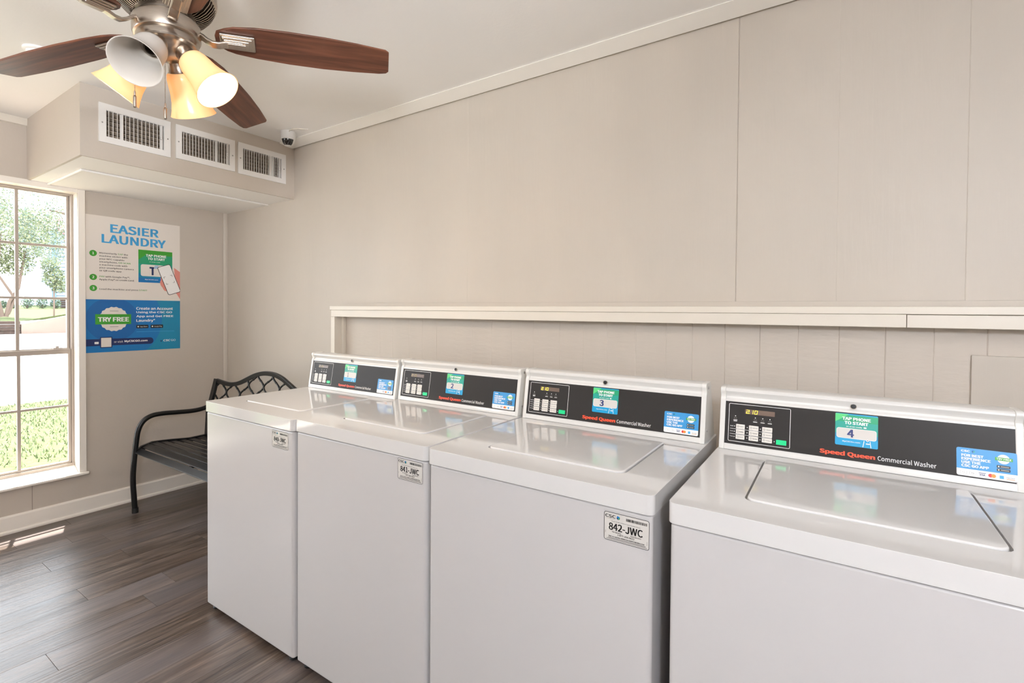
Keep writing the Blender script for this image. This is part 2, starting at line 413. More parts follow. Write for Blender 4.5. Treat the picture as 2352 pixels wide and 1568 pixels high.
struct(lowb, 'lower back wall of grooved painted boards behind the washers', 'wall')
bw = MB(); bw.box((-.14, 0, -.02), (1.3915, .10, 1.3399)); struct(bw.build('wall_back', walls), 'smooth lower back wall in the corner behind the bench', 'wall')
bw = MB(); grooved(-.14, XR, -.0002, 1.340, H, [(2.398, .002, .0006), (3.677, .0045, .003), (3.991, .003, .0005), (4.318, .003, .0010)], bw)
struct(bw.build('wall_back', walls, smooth='flat'), 'upper back wall of smooth painted panels above the ledge', 'wall')
# right wall & the wall behind the camera (with an added door whose lite frames the area light)
mb = MB(); mb.box((XR, YF - .14, -.02), (XR + .12, .1, H)); struct(mb.build('wall_right', wallp), 'plain painted wall at the right end', 'wall')
mb = MB()
holed(-.14, XR, -.02, H, [(4.60, 5.46, -.02, 2.06)], lambda a, b, c, d: mb.box((a, YF - .14, b), (c, YF, d)))
struct(mb.build('wall_front', wallp), 'painted wall with the added door', 'wall')
D = thing('added_door', 'added unseen white door with a small lite to frame the area light', 'door', (4.61, YF - .05, 0)); D['kind'] = 'structure'  # unseen door added to give the area light a frame
mb = MB(); holed(0, .84, .01, 2.05, [(.22, .62, 1.20, 1.60)], lambda a, b, c, d: mb.box((a, -.045, b), (c, 0, d)))
mb.build('door_leaf', white, D)
mb = MB(); mb.box((.22, -.03, 1.20), (.62, -.024, 1.60)); mb.build('door_glass', glass, D)
mb = MB(); mb.lathe([(0, .05), (.022, .048), (.028, .03), (.02, .012), (.012, 0)], 16, M_=Matrix.Translation((.77, 0, .98)) @ Matrix.Rotation(-PI / 2, 4, 'X')); mb.build('door_knob', nickel, D, smooth=True)
# ceiling
mb = MB(); mb.box((-.14, YF - .14, H), (XR + .12, .1, H + .06)); struct(mb.build('ceiling', ceilp), 'off-white painted ceiling', 'ceiling')
# floor: planks as real boards
random.seed(11)
PW = .1525
joints = {2: -1.063, 3: -.936, 4: -1.227, 5: -.946, 6: -.625, 7: -1.212, 8: -.924, 9: -1.06, 10: -1.428}
fv = []; ff = []; fc = []
for k in range(-1, 39):
    xa = PW * k - .01; xb = xa + PW
    j = joints.get(k, -random.random() * 1.22)
    while j < .1: j += 1.22
    ys = []
    while j > YF - .2: ys.append(j); j -= 1.22
    ys.append(j)
    for i in range(len(ys) - 1):
        y1, y0 = min(ys[i], .05), max(ys[i + 1], YF - .1)
        if y1 <= y0: continue
        g = .0009; c = (random.random(), random.random(), random.random(), 1)
        x0_, x1_, ya, yb = max(xa + g * .6, -.1), min(xb - g * .6, XR + .05), y0 + g, y1 - g
        if x1_ <= x0_: continue
        o = len(fv); fv += [(x0_, ya, 0), (x1_, ya, 0), (x1_, yb, 0), (x0_, yb, 0), (x0_ - .0006, ya - .001, -.002), (x1_ + .0006, ya - .001, -.002), (x1_ + .0006, yb + .001, -.002), (x0_ - .0006, yb + .001, -.002)]
        for q in ((0, 1, 2, 3), (0, 4, 5, 1), (1, 5, 6, 2), (2, 6, 7, 3), (3, 7, 4, 0)): ff.append([a + o for a in q]); fc.append(c)
o = len(fv); fv += [(-.14, YF - .14, -.0022), (XR + .1, YF - .14, -.0022), (XR + .1, .1, -.0022), (-.14, .1, -.0022)]; ff.append([o, o + 1, o + 2, o + 3]); fc.append((0, 0, 0, 1))
me = bpy.data.meshes.new('floor'); me.from_pydata(fv, [], ff); ca = me.color_attributes.new('rnd', 'FLOAT_COLOR', 'CORNER')
li = 0
for p, c in zip(me.polygons, fc):
    for _ in p.vertices: ca.data[li].color = c; li += 1
me.materials.append(floorm); fl = bpy.data.objects.new('floor', me); COL.objects.link(fl)
struct(fl, 'grey-brown wood-look plank floor', 'floor')
# baseboards
def profile_x(prof, y0, y1, name, m, x=0):
    b = MB(); b.prism(prof, lambda a, c: (x + a, y0, c), lambda a, c: (x + a, y1, c)); return b.build(name, m, smooth='flat')
bp_ = [(0, 0), (.020, 0), (.020, .010), (.016, .017), (.011, .019), (.011, .094), (.007, .103), (0, .104)]
struct(profile_x(bp_, YF, -.0, 'baseboard_left', basep), 'cream baseboard with shoe moulding below the window', 'baseboard')
b = MB(); b.prism(bp_, lambda a, c: (.02, -a, c), lambda a, c: (XR, -a, c)); struct(b.build('baseboard_back', trimp, smooth='flat'), 'cream baseboard along the back wall', 'baseboard')
# ceiling trim strips
b = MB(); b.prism([(-.105, 2.4155), (-.108, 2.411), (-.014, 2.399), (-.010, 2.4155)], lambda y, z: (.887, y, z), lambda y, z: (XR, y, z)); struct(b.build('trim_1', mat('cove_paint_lit', '#fcf8f1', .4), smooth='flat'), 'trim board painted paler for the light it catches, where the ceiling meets the back wall', 'trim')  # paler paint stands in for light caught by the board
b = MB(); b.prism([(0, 2.372), (.012, 2.376), (.016, 2.4), (.018, 2.4155), (0, 2.4155)], lambda x, z: (x, YF, z), lambda x, z: (x, -1.1425, z)); struct(b.build('trim_2', trimp, smooth='flat'), 'cream trim strip above the window at the ceiling', 'trim')
b = MB(); b.prism([(0, 0), (.003, -.030), (.008, -.028), (.012, -.014), (.009, 0)], lambda x, y: (x, y, .104), lambda x, y: (x, y, 2.059)); struct(b.build('trim_3', mat('corner_paint', '#cfc6ba', .45), smooth=True), 'rounded cream corner trim between window wall and back wall', 'trim')
# panel joint strip under the window, darker than the wall
b = MB(); b.box((0, -1.1315, .104), (.0012, -1.128, .25)); struct(b.build('trim_4', mat('joint_grey', '#9c9186', .6), smooth='flat'), 'thin vertical panel joint under the window sill', 'trim')

# ------------------------------------------------------------------ soffit box
SX, SY, SZ = .887, -1.1425, 2.06
vents = [(-1.070, -.750, 2.148, 2.344), (-.724, -.400, 2.153, 2.342), (-.380, -.065, 2.149, 2.342)]
SO = thing('wall_soffit', 'boxed duct soffit under the ceiling in the corner', 'soffit', (0, 0, 0)); SO['kind'] = 'structure'
b = MB()
holed(SY, 0, SZ + .0001, H, [(a + .028, c - .028, d + .028, e - .028) for a, c, d, e in vents], lambda a, b_, c, d: b.box((SX - .012, a, b_), (SX, c, d)))
b.build('front_panel', wallp, SO, smooth='flat')
b = MB(); b.box((.0, SY, SZ + .0001), (SX - .0121, SY + .012, H)); b.build('side_panel', wallp, SO)
b = MB(); b.box((0.0, SY + .0125, SZ + .0002), (SX - .0125, -.0, SZ + .01)); b.build('underside', ceilp, SO)
b = MB(); b.box((0, -1.045, SZ - .007), (.575, -.0, SZ)); b.build('access_hatch', ceilp, SO)
b = MB()
b.box((0, -1.058, SZ - .012), (.590, -1.044, SZ)); b.box((.577, -1.0575, SZ - .0116), (.5896, -.05, SZ)); b.build('hatch_moulding', ceilp, SO, bevel=.005)
b = MB()
b.box((.78, -1.1, SZ + .05), (.781, -.02, H - .01))
for z_ in (SZ + .05, H - .012): b.box((.78, -1.1, z_), (SX - .0125, -.02, z_ + .002))
for y_ in (-1.1, -.03): b.box((.78, y_, SZ + .05), (SX - .0125, y_ + .002, H - .01))
b.build('duct_lining', vent_k, SO)

# ------------------------------------------------------------------ air vents
def vent(y0, y1, z0, z1, label, nslat, closed):
    V = thing('air_vent', label, 'vent', (SX, (y0 + y1) / 2, (z0 + z1) / 2), 'white supply vents on the soffit')
    w = (y1 - y0) / 2; h = (z1 - z0) / 2; iw = w - .030; ih = h - .031
    b = MB(); holed(-w, w, -h, h, [(-iw, iw, -ih, ih)], lambda a, b_, c, d: b.box((0, a, b_), (.007, c, d)))
    # inner collar
    for a, c, e, f in ((-iw, -iw + .002, -ih, ih), (iw - .002, iw, -ih, ih)): b.box((-.03, a, e), (.004, c, f))
    for a, c in ((-ih, -ih + .002), (ih - .002, ih)): b.box((-.03, -iw, a), (.004, iw, c))
    b.build('frame', vent_w, V, smooth='flat')
    for i in range(nslat):
        b = MB(); y = -iw + (i + .75) * 2 * iw / (nslat + .5); t = math.radians(closed.get(i, -19)); dx, dy = .007 * math.cos(t), .007 * math.sin(t)
        pts = [(-dx - .002, y - dy - .0014), (dx - .002, y + dy - .0014), (dx - .002, y + dy + .0014), (-dx - .002, y - dy + .0014)]
        b.prism(pts, lambda x, yy: (x, yy, -ih + .001), lambda x, yy: (x, yy, ih - .001)); b.build('slat', vent_w, V, smooth='flat')
    b = MB(); n = 6
    for i in range(n):
        z = -ih + (i + .5) * 2 * ih / n
        b.prism([(-.034, z - .007), (-.018, z + .004), (-.016, z + .0075), (-.032, z - .0030)], lambda x, zz: (x, -iw, zz), lambda x, zz: (x, iw, zz))
    b.build('rear_louvre', vent_d, V, smooth='flat')
    b = MB(); b.box((-.075, -iw - .01, -ih - .01), (-.07, iw + .01, ih + .01)); b.build('duct_back', vent_k, V)
    for sy in (-1, 1):
        b = MB(); b.lathe([(0, .003), (.003, .0025), (.004, 0)], 10, M_=Matrix.Translation((.007, sy * (w - .014), 0)) @ Matrix.Rotation(PI / 2, 4, 'Y')); b.build('screw', p_grey, V, smooth=True)
    b = MB(); b.box((.0, iw - .020, -.012), (.010, iw - .014, .006)); b.lathe([(0, .006), (.004, .004), (.0045, 0)], 10, M_=Matrix.Translation((.010, iw - .017, -.002)) @ Matrix.Rotation(PI / 2, 4, 'Y')); b.build('damper_lever', vent_w, V)
vent(*vents[0], 'largest white air vent, leftmost, below the fan light shades', 14, {3: 35, 13: 25})
vent(*vents[1], 'middle white air vent between the two other vents on the soffit', 16, {11: 35, 15: 20})
vent(*vents[2], 'white air vent nearest the back wall, below the dome camera', 16, {11: 35, 12: 35, 15: 20})

# ------------------------------------------------------------------ windows
def window(name, y0, y1, ncol, label):
    Wn = thing(name, label, 'window', (0, y1, WZ0)); Wn['kind'] = 'structure'
    w = y1 - y0; z = lambda v: v - WZ0; GX = -.098
    # casing (flat strips on wall) local y from -w..0
    b = MB(); b.box((0, 0, -.0), (.012, .036, z(2.062))); b.box((0, -w - .036, 0), (.012, -w, z(2.062))); b.box((0, -w, z(2.03)), (.012, 0, z(2.062))); b.build('casing', basep, Wn, bevel=.002)
    b = MB(); b.box((-.14, 0, -.02), (0, .0119, z(2.042))); b.box((-.14, -w - .0119, -.02), (0, -w, z(2.042))); b.box((-.14, -w, z(2.03)), (0, 0, z(2.0419))); b.build('jamb', white, Wn)
    b = MB(); b.prism([(-.15, -.02), (.0, -.02), (.0, .0), (-.085, .040), (-.15, .042)], lambda x, zz: (x, -w, zz), lambda x, zz: (x, 0, zz)); b.box((.0, -w - .045, -.016), (.030, .045, 0)); b.build('sill', basep, Wn, bevel=.004, seg=2)
    fy = 0.0  # glass edge
    b = MB()
    for a, c in ((-.0002, fy - .013), (-w + .0002, -w - fy + .013)): b.box((GX - .02, min(a, c), z(.30)), (GX + .022, max(a, c), z(2.03)))
    b.box((GX - .0195, -w + .0002, z(.290)), (GX + .024, -.0002, z(.322))); b.box((GX - .0195, -w + .0006, z(2.020)), (GX + .0212, -.0006, z(2.0296))); b.build('frame', alum, Wn, bevel=.002)
    gy0, gy1 = -w - fy + .016, fy - .016; cw = (gy1 - gy0) / ncol
    # lower sash
    def sash(nm, za, zb, nr, x, mr):
        s_ = MB(); s_.box((x - .012, gy0, z(za)), (x + .012, gy1, z(za + mr[0]))); s_.box((x - .012, gy0, z(zb - mr[1])), (x + .012, gy1, z(zb)))
        s_.box((x - .0112, gy0 - .002, z(za + .0006)), (x + .0112, gy0 + .012, z(zb - .0006))); s_.box((x - .0112, gy1 - .012, z(za + .0006)), (x + .0112, gy1 + .002, z(zb - .0006)))
        so = s_.build(nm, alum, Wn, bevel=.0015)
        s_ = MB()
        for i in range(1, ncol): yy = gy0 + cw * i; s_.box((x - .009, yy - .008, z(za)), (x + .009, yy + .008, z(zb)))
        for j in range(1, nr): zz = za + mr[0] / 2 + (zb - za - mr[0] / 2) * j / nr; s_.box((x - .007, gy0, z(zz - .007)), (x + .007, gy1, z(zz + .007)))
        s_.build('muntin', alum, so, bevel=.0015)
        s_ = MB(); s_.box((x - .002, gy0, z(za)), (x + .002, gy1, z(zb))); s_.build('pane', glass, so)
    sash('lower_sash', .322, 1.050, 2, GX + .006, (.014, .030)); sash('upper_sash', 1.030, 2.022, 3, GX - .012, (.026, .008))
    b = MB(); b.box((GX + .012, gy1 - .085, z(1.052)), (GX + .03, gy1 - .045, z(1.060))); b.lathe([(.008, 0), (.008, .012), (0, .014)], 12, M_=Matrix.Translation((GX + .02, gy1 - .065, z(1.058)))); b.build('sash_lock', alum, Wn)
window('window_1', *WIN[0], 4, 'white framed window with small panes beside the poster')
window('window_2', *WIN[1], 4, 'second small-paned window further along the window wall')
for a, b_ in WIN:
    p = light('window_portal', 'AREA', (-.11, (a + b_) / 2, 1.15), (1, 0, 0), 1, shape='RECTANGLE', size=b_ - a, size_y=1.74)
    try: p.data.cycles.is_portal = True
    except Exception: pass
    # long side must be vertical
    p.data.size, p.data.size_y = b_ - a, 1.74

# ------------------------------------------------------------------ poster
PO = Art((0.0005, -.8765, 1.0225), (0, 1, 0), (0, 0, 1), base=.0008)
PWd, PHt = .543, .886
X = lambda s_: s_ * PWd
Y = lambda t: (1 - t) * PHt
PO.clip = (0, 0, PWd, PHt)
PO.rect(0, 0, PWd, PHt, p_paper, 0)
PO.text('EASIER', X(.243), Y(.116), X(.752), Y(.052), p_sky, 2, .035)
PO.text('LAUNDRY', X(.158), Y(.196), X(.834), Y(.132), p_sky, 2, .035)
for t, nme in ((.277, '1'), (.45, '2'), (.53, '3')):
    PO.circ(X(.077), Y(t), .0195, p_green, 1); PO.line(nme, X(.077), Y(t) - .008, .016, p_white, 2, .03, 'c')
def multi(parts, x, y, h, l=2, bold=.012, w_to=None):
    tot = sum((text_geo(t, bold)[3]) for t, _ in parts) * h / .69 + .28 * h * (len(parts) - 1)
    k = (w_to / tot) if w_to else 1
    for t, m in parts:
        vs, fs, a0, a1, b0, b1 = text_geo(t, bold); q = h / .69
        for i, d in enumerate((0, .03)): PO.mb.add([PO.P(x + (a + d) * q * k, y + b * q, l + i * .06) for a, b in vs], fs, PO.mi(m))
        x += (a1 * q + .34 * h) * k
body = [[('Momentarily', p_black), ('TAP', p_green), ('the', p_black)], [('machine sticker with', p_black)], [('your NFC-capable', p_black)],
        [('smartphone,', p_black), ('OR SCAN', p_green)], [('a machine code with', p_black)], [('your smartphone camera', p_black)], [('or QR code app', p_black)]]
wid = [.285, .28, .25, .31, .28, .345, .22]
for i, (p, w_) in enumerate(zip(body, wid)): multi(p, X(.133), Y(.272 + .0215 * i) - .004, .0095, w_to=w_ * PWd)
multi([('PAY', p_green), ('with Google Pay\u2122,', p_black)], X(.133), Y(.444) - .004, .0095, w_to=.305 * PWd)
multi([('Apple Pay\u00ae or credit card', p_black)], X(.133), Y(.4655) - .004, .0095, w_to=.345 * PWd)
multi([('Load the machine and press', p_black), ('START', p_green)], X(.133), Y(.536) - .004, .0095, w_to=.49 * PWd)
# tap phone picture
gx0, gx1 = X(.53), X(.91)
bands = [p_green, p_teal1, p_teal1, p_teal2, p_teal2, p_blue4, p_blue2]
for i, m in enumerate(bands):
    PO.rect(gx0, Y(.221 + .036 * (i + 1)), gx1, Y(.221 + .036 * i), m, 1)
PO.poly([(gx0, Y(.221)), (gx0 + .085, Y(.221)), (gx0, Y(.30))], p_green, 2)
PO.text('TAP PHONE', X(.61), Y(.272), X(.84), Y(.252), p_white, 3, .04); PO.text('TO START', X(.63), Y(.296), X(.825), Y(.277), p_white, 3, .04)
PO.text('or scan code', X(.65), Y(.314), X(.77), Y(.306), p_white, 3)
PO.rrect(X(.555), Y(.424), X(.88), Y(.333), .012, p_paper, 3)
PO.rect(X(.673), Y(.414), X(.695), Y(.36), p_navy2, 4); PO.rect(X(.65), Y(.363), X(.70), Y(.35), p_navy2, 4)
for q in range(3):
    PO.poly([(X(.70 + .012 * q), Y(.36)), (X(.715 + .014 * q), Y(.335)), (X(.72 + .014 * q), Y(.337)), (X(.706 + .012 * q), Y(.362))], p_sky, 4)
PO.text('MyCSCGO.com', X(.60), Y(.455), X(.745), Y(.446), p_white, 3, .02)
# hand and phone
def rot(pts, cx, cy, a): return [(cx + (x * math.cos(a) - y * math.sin(a)), cy + (x * math.sin(a) + y * math.cos(a))) for x, y in pts]
pcx, pcy, pa = X(.872), Y(.443), math.radians(20)
for fi_, (fx, fy, rx, ry) in enumerate(((-.048, -.018, .016, .030), (-.044, -.045, .015, .026), (-.038, .012, .012, .022))):
    PO.poly(rot([(fx + rx * math.cos(t * PI / 8), fy + ry * math.sin(t * PI / 8)) for t in range(16)], pcx, pcy, pa), p_skin, 4.1 + fi_ * .2)
PO.poly([(X(.93), Y(.345)), (X(1.02), Y(.385)), (X(1.02), Y(.62)), (X(.955), Y(.55)), (X(.94), Y(.45))], p_skin, 4)
PO.poly(rot(rr2(-.043, -.104, .043, .104, .012), pcx, pcy, pa), p_black, 5)
PO.poly(rot(rr2(-.0395, -.1005, .0395, .1005, .010), pcx, pcy, pa), p_white, 6)
for sx in (-1, 1):
    for sy in (-1, 1):
        PO.poly(rot([(sx * .028, sy * .028), (sx * .028, sy * .016), (sx * .026, sy * .016), (sx * .026, sy * .026), (sx * .016, sy * .026), (sx * .016, sy * .028)], pcx, pcy, pa), p_black, 7)
# blue half
PO.rect(0, 0, PWd, Y(.612), p_blue4, 1)
bh = Y(.612); PO.clip = (0, 0, PWd, bh)
PO.circ(X(.263), Y(.76), .285, p_blue2, 2, 40)
PO.circ(X(.263), Y(.76), .145, p_blue3, 3, 40)
sc_ = []
for i in range(72):
    a = 2 * PI * i / 72; r = .079 + .0025 * math.cos(18 * a); sc_.append((X(.275) + r * math.cos(a), Y(.756) + r * math.sin(a)))
PO.poly(sc_, p_paper, 4)
PO.rect(X(.093), Y(.795), X(.450), Y(.720), p_green, 5)
PO.text('TRY FREE', X(.118), Y(.775), X(.428), Y(.742), p_white, 6, .05)
for t in (.698, .815): PO.rect(X(.235), Y(t), X(.32), Y(t - .004), p_grey, 5)
for i, tx in enumerate(('Create an Account', 'Using the CSC GO', 'App and Get FREE', 'Laundry*')):
    PO.text(tx, X(.505), Y(.686 + .031 * i + (.005 if i == 3 else 0)), X((.915, .905, .92, .71)[i]), Y(.665 + .031 * i), p_white, 4, .03)
for a, b_, tx in ((.505, .635, 'App Store'), (.66, .80, 'Google Play')):
    PO.rrect(X(a), Y(.829), X(b_), Y(.803), .003, p_black, 4); PO.text(tx, X(a + .04), Y(.823), X(b_ - .012), Y(.812), p_white, 5); PO.circ(X(a + .02), Y(.816), .0045, p_white, 5)
PO.rect(X(.505), Y(.857), X(.93), Y(.854), p_sky, 4)
PO.rrect(X(-.1), Y(.952), X(.69), Y(.902), .02, p_navy2, 4)
PO.rrect(X(.138), Y(.968), X(.258), Y(.888), .004, p_navy2, 5); PO.rrect(X(.148), Y(.962), X(.248), Y(.894), .002, p_paper, 6)
PO.rrect(X(.085), Y(.938), X(.125), Y(.922), .002, p_white, 6)
PO.text('or visit', X(.275), Y(.934), X(.365), Y(.918), p_white, 6); PO.text('MyCSCGO.com', X(.38), Y(.936), X(.625), Y(.917), p_white, 6, .04)
PO.text('CSC', X(.80), Y(.938), X(.88), Y(.922), p_white, 4, .03, shear=.2); PO.text('GO', X(.89), Y(.938), X(.945), Y(.922), p_white, 4)
PO.poly([(X(.765), Y(.93)), (X(.79), Y(.928)), (X(.778), Y(.942))], p_navy2, 4)
po = PO.build('poster')
b = MB(); b.box((.0001, -.8765, 1.0225), (.0010, -.3335, 1.9085))
pb = b.build('laundry_poster', p_paper); tag(pb, 'large white and blue EASIER LAUNDRY poster taped beside the window', 'poster')
po.parent = pb; po.name = 'poster_print'

# ------------------------------------------------------------------ ledge on the back wall
LG = thing('wall_ledge', 'long cream painted wood ledge on the back wall above the washers', 'ledge', (1.371, 0, 1.333))
b = MB(); b.box((0, -.073, -.024), (XR - 1.371, -.001, 0)); b.build('ledge_board', trimp, LG, bevel=.002)
b = MB(); b.box((.009, -.070, -.065), (4.174 - 1.371 - .0008, -.052, -.0245)); b.build('apron', trimp, LG, bevel=.0015)
b = MB(); b.box((4.174 - 1.371 + .0008, -.070, -.065), (XR - 1.371, -.052, -.0255)); b.build('apron', trimp, LG, bevel=.0015)
b = MB(); b.box((.009, -.070, -1.20), (.044, -.001, -.0655)); b.build('end_post', trimp, LG, bevel=.0015)
b = MB(); b.box((.0445, -.022, -1.20), (.066, -.001, -.0655)); b.build('inner_batten', trimp, LG, bevel=.001)
b = MB(); b.box((1.40, -.007, 1.3335), (XR, -.0005, 1.352)); struct(b.build('trim_5', walls, bevel=.001), 'thin wall-coloured strip just above the ledge', 'trim')
b = MB(); b.box((4.334, -.010, .62), (4.80, -.0005, 1.188)); o = b.build('access_panel', walls, bevel=.0015); tag(o, 'square painted access panel on the boards at far right behind washer 4', 'panel')

# ------------------------------------------------------------------ washing machines
WM = .651
def draw_logo(A, x, y, s_, l=2):
    A.poly([(x, y + s_ * .1), (x + s_ * .5, y + s_ * .65), (x + s_ * .45, y - s_ * .35)], p_navy2, l)
    A.poly([(x + s_ * .1, y + s_ * .2), (x + s_ * .2, y + s_ * .75), (x + s_ * .95, y + s_ * .5), (x + s_ * .5, y + s_ * .2)], p_blue2, l + 1)
    A.poly([(x + s_ * .5, y + s_ * .15), (x + s_ * .95, y + s_ * .5), (x + s_ * .9, y - s_ * .1), (x + s_ * .6, y - s_ * .2)], p_teal1, l + 1)
def tap_sticker(num, org, ux, uy, parent):
    w, h = .091, .082; A = Art(org, ux, uy, base=.0010); n = 8
    A.clip = None
    cols = [p_cyan, p_cyan, p_blue4, p_teal2, p_teal2, p_teal2, p_teal1, p_teal1]
    A.rrect(0, 0, w, h, .003, p_cyan, 0)
    for i, m in enumerate(cols):
        y0 = max(h * i / n, .003); y1 = min(h * (i + 1) / n, h - .003); A.rect(0, y0, w, y1, m, 1)
    A.poly([(0, h - .001), (w * .33, h - .001), (0, h * .72)], p_green2, 2)
    A.text('TAP PHONE', .015, h - .0165, .076, h - .0085, p_white, 3, .05); A.text('TO START', .020, h - .027, .071, h - .019, p_white, 3, .05)
    A.text('or scan code', .024, h - .034, .058, h - .0305, p_white, 3, .02); A.rrect(.061, h - .034, .067, h - .0305, .0008, p_white, 3)
    A.rrect(.003, .019, w - .003, .045, .0055, p_label, 3); A.ring(.003, .019, w - .003, .045, .0055, .0007, p_white, 4)
    A.text(num, .026, .0222, .026 + (.0075 if num == '1' else .0150), .0420, p_navy, 5, .035)
    A.text('MyCSCGo.com', .016, .0085, .054, .0125, p_white, 3, .02)
    for x0 in (.059, .073):  # outlined phone mark reaching up to the plate
        A.poly([(x0, .001), (x0 + .0015, .001), (x0 + .004, .016), (x0 + .0028, .018)] if x0 < .07 else [(x0 + .003, .001), (x0 + .0045, .001), (x0 + .002, .018), (x0 + .001, .016)], p_white, 4)
    A.rrect(.066, .009, .074, .0115, .0006, p_white, 4)
    A.circ(.0695, .0185, .0026, p_white, 6); A.circ(.0695, .0185, .0012, p_navy2, 7)
    return A.build('tap_to_start_sticker', parent)
def app_sticker(org, ux, uy, parent):
    w, h = .103, .064; A = Art(org, ux, uy, base=.0010)
    A.rrect(0, 0, w, h, .004, p_white, 0); A.clip = (0, .016, w, h); A.rrect(0, -.01, w, h, .004, p_blue, 1); A.clip = None
    A.text('CSC', .008, .0545, .024, .0590, p_white, 2, .04); draw_logo(A, .0265, .0560, .006)
    for i, (t, x1) in enumerate((('FOR BEST', .047), ('EXPERIENCE', .059), ('USE THE', .042), ('CSC GO APP', .056))):
        A.text(t, .0085, .0440 - i * .0078, x1, .0500 - i * .0078, p_white, 2, .05)
    A.circ(.0805, .0475, .0105, p_white, 2); A.rect(.0665, .0440, .0955, .0510, p_green, 3); A.text('TRY FREE', .0685, .0455, .0935, .0495, p_white, 4, .03)
    for y in (.0275, .0200): A.rrect(.069, y, .0915, y + .0060, .0012, p_black, 2); A.rrect(.0755, y + .002, .0895, y + .004, .0005, p_grey, 3); A.circ(.0722, y + .003, .0014, p_white, 3)
    A.ring(.006, .0045, .018, .0110, .001, .0003, p_grey, 2); A.text('Pay', .010, .0062, .015, .0092, p_grey, 2); A.ring(.022, .0045, .034, .0110, .001, .0003, p_grey, 2); A.text('Pay', .026, .0062, .031, .0092, p_black, 2)
    A.rect(.0385, .0100, .0505, .0112, p_navy, 2); A.text('VISA', .0395, .0048, .0495, .0085, p_navy, 2, .03)
    A.circ(.0585, .0078, .0040, p_red2, 2); A.circ(.0635, .0078, .0040, p_orange, 3); A.rect(.0735, .0040, .0805, .0110, p_sky, 2)
    A.text('DISCOVER', .085, .0068, .0985, .0090, p_black, 2); A.rect(.085, .0040, .0985, .0050, p_orange, 2)
    return A.build('app_sticker', parent)
def id_label(num, org, ux, uy, parent):
    w, h = .104, .064; A = Art(org, ux, uy, base=.0003)
    A.rrect(0, 0, w, h, .005, p_label, 0); A.ring(0, 0, w, h, .005, .0011, p_black, 1)
    A.text('CSC', .003, .0515, .0275, .0585, p_black, 2, .03); draw_logo(A, .0295, .0525, .0085); A.rect(.004, .0490, .026, .0495, p_grey, 2)
    x = .052; random.seed(5)
    while x < .098:
        wv = random.choice((.0005, .0008, .0013)); A.rect(x, .0515, x + wv, .0575, p_black, 2); x += wv + random.choice((.0004, .0008))
    A.text('Please use this number to report machine service', .018, .0435, .084, .0455, p_black, 2, .02)
    A.text(num, .0115, .0243, .0895, .0407, p_black, 2, .03)
    A.text('For Service', .020, .0195, .040, .0225, p_black, 2, .02); A.text('Para Servicio', .062, .0195, .086, .0225, p_black, 2, .02)
    A.text('1-877-264-6622', .032, .0145, .071, .0185, p_black, 2, .02)
    A.text('Visit our website: WWW.CSCSERVICEWORKS.COM', .011, .0090, .093, .0118, p_black, 2, .04)
    A.rect(.010, .0062, .096, .0072, p_black, 2); A.rect(.006, .0036, .099, .0044, p_black, 2); A.rect(.0035, .016, .0045, .022, p_grey, 2); A.rect(.0985, .010, .0995, .018, p_grey, 2)
    return A.build('service_label', parent)

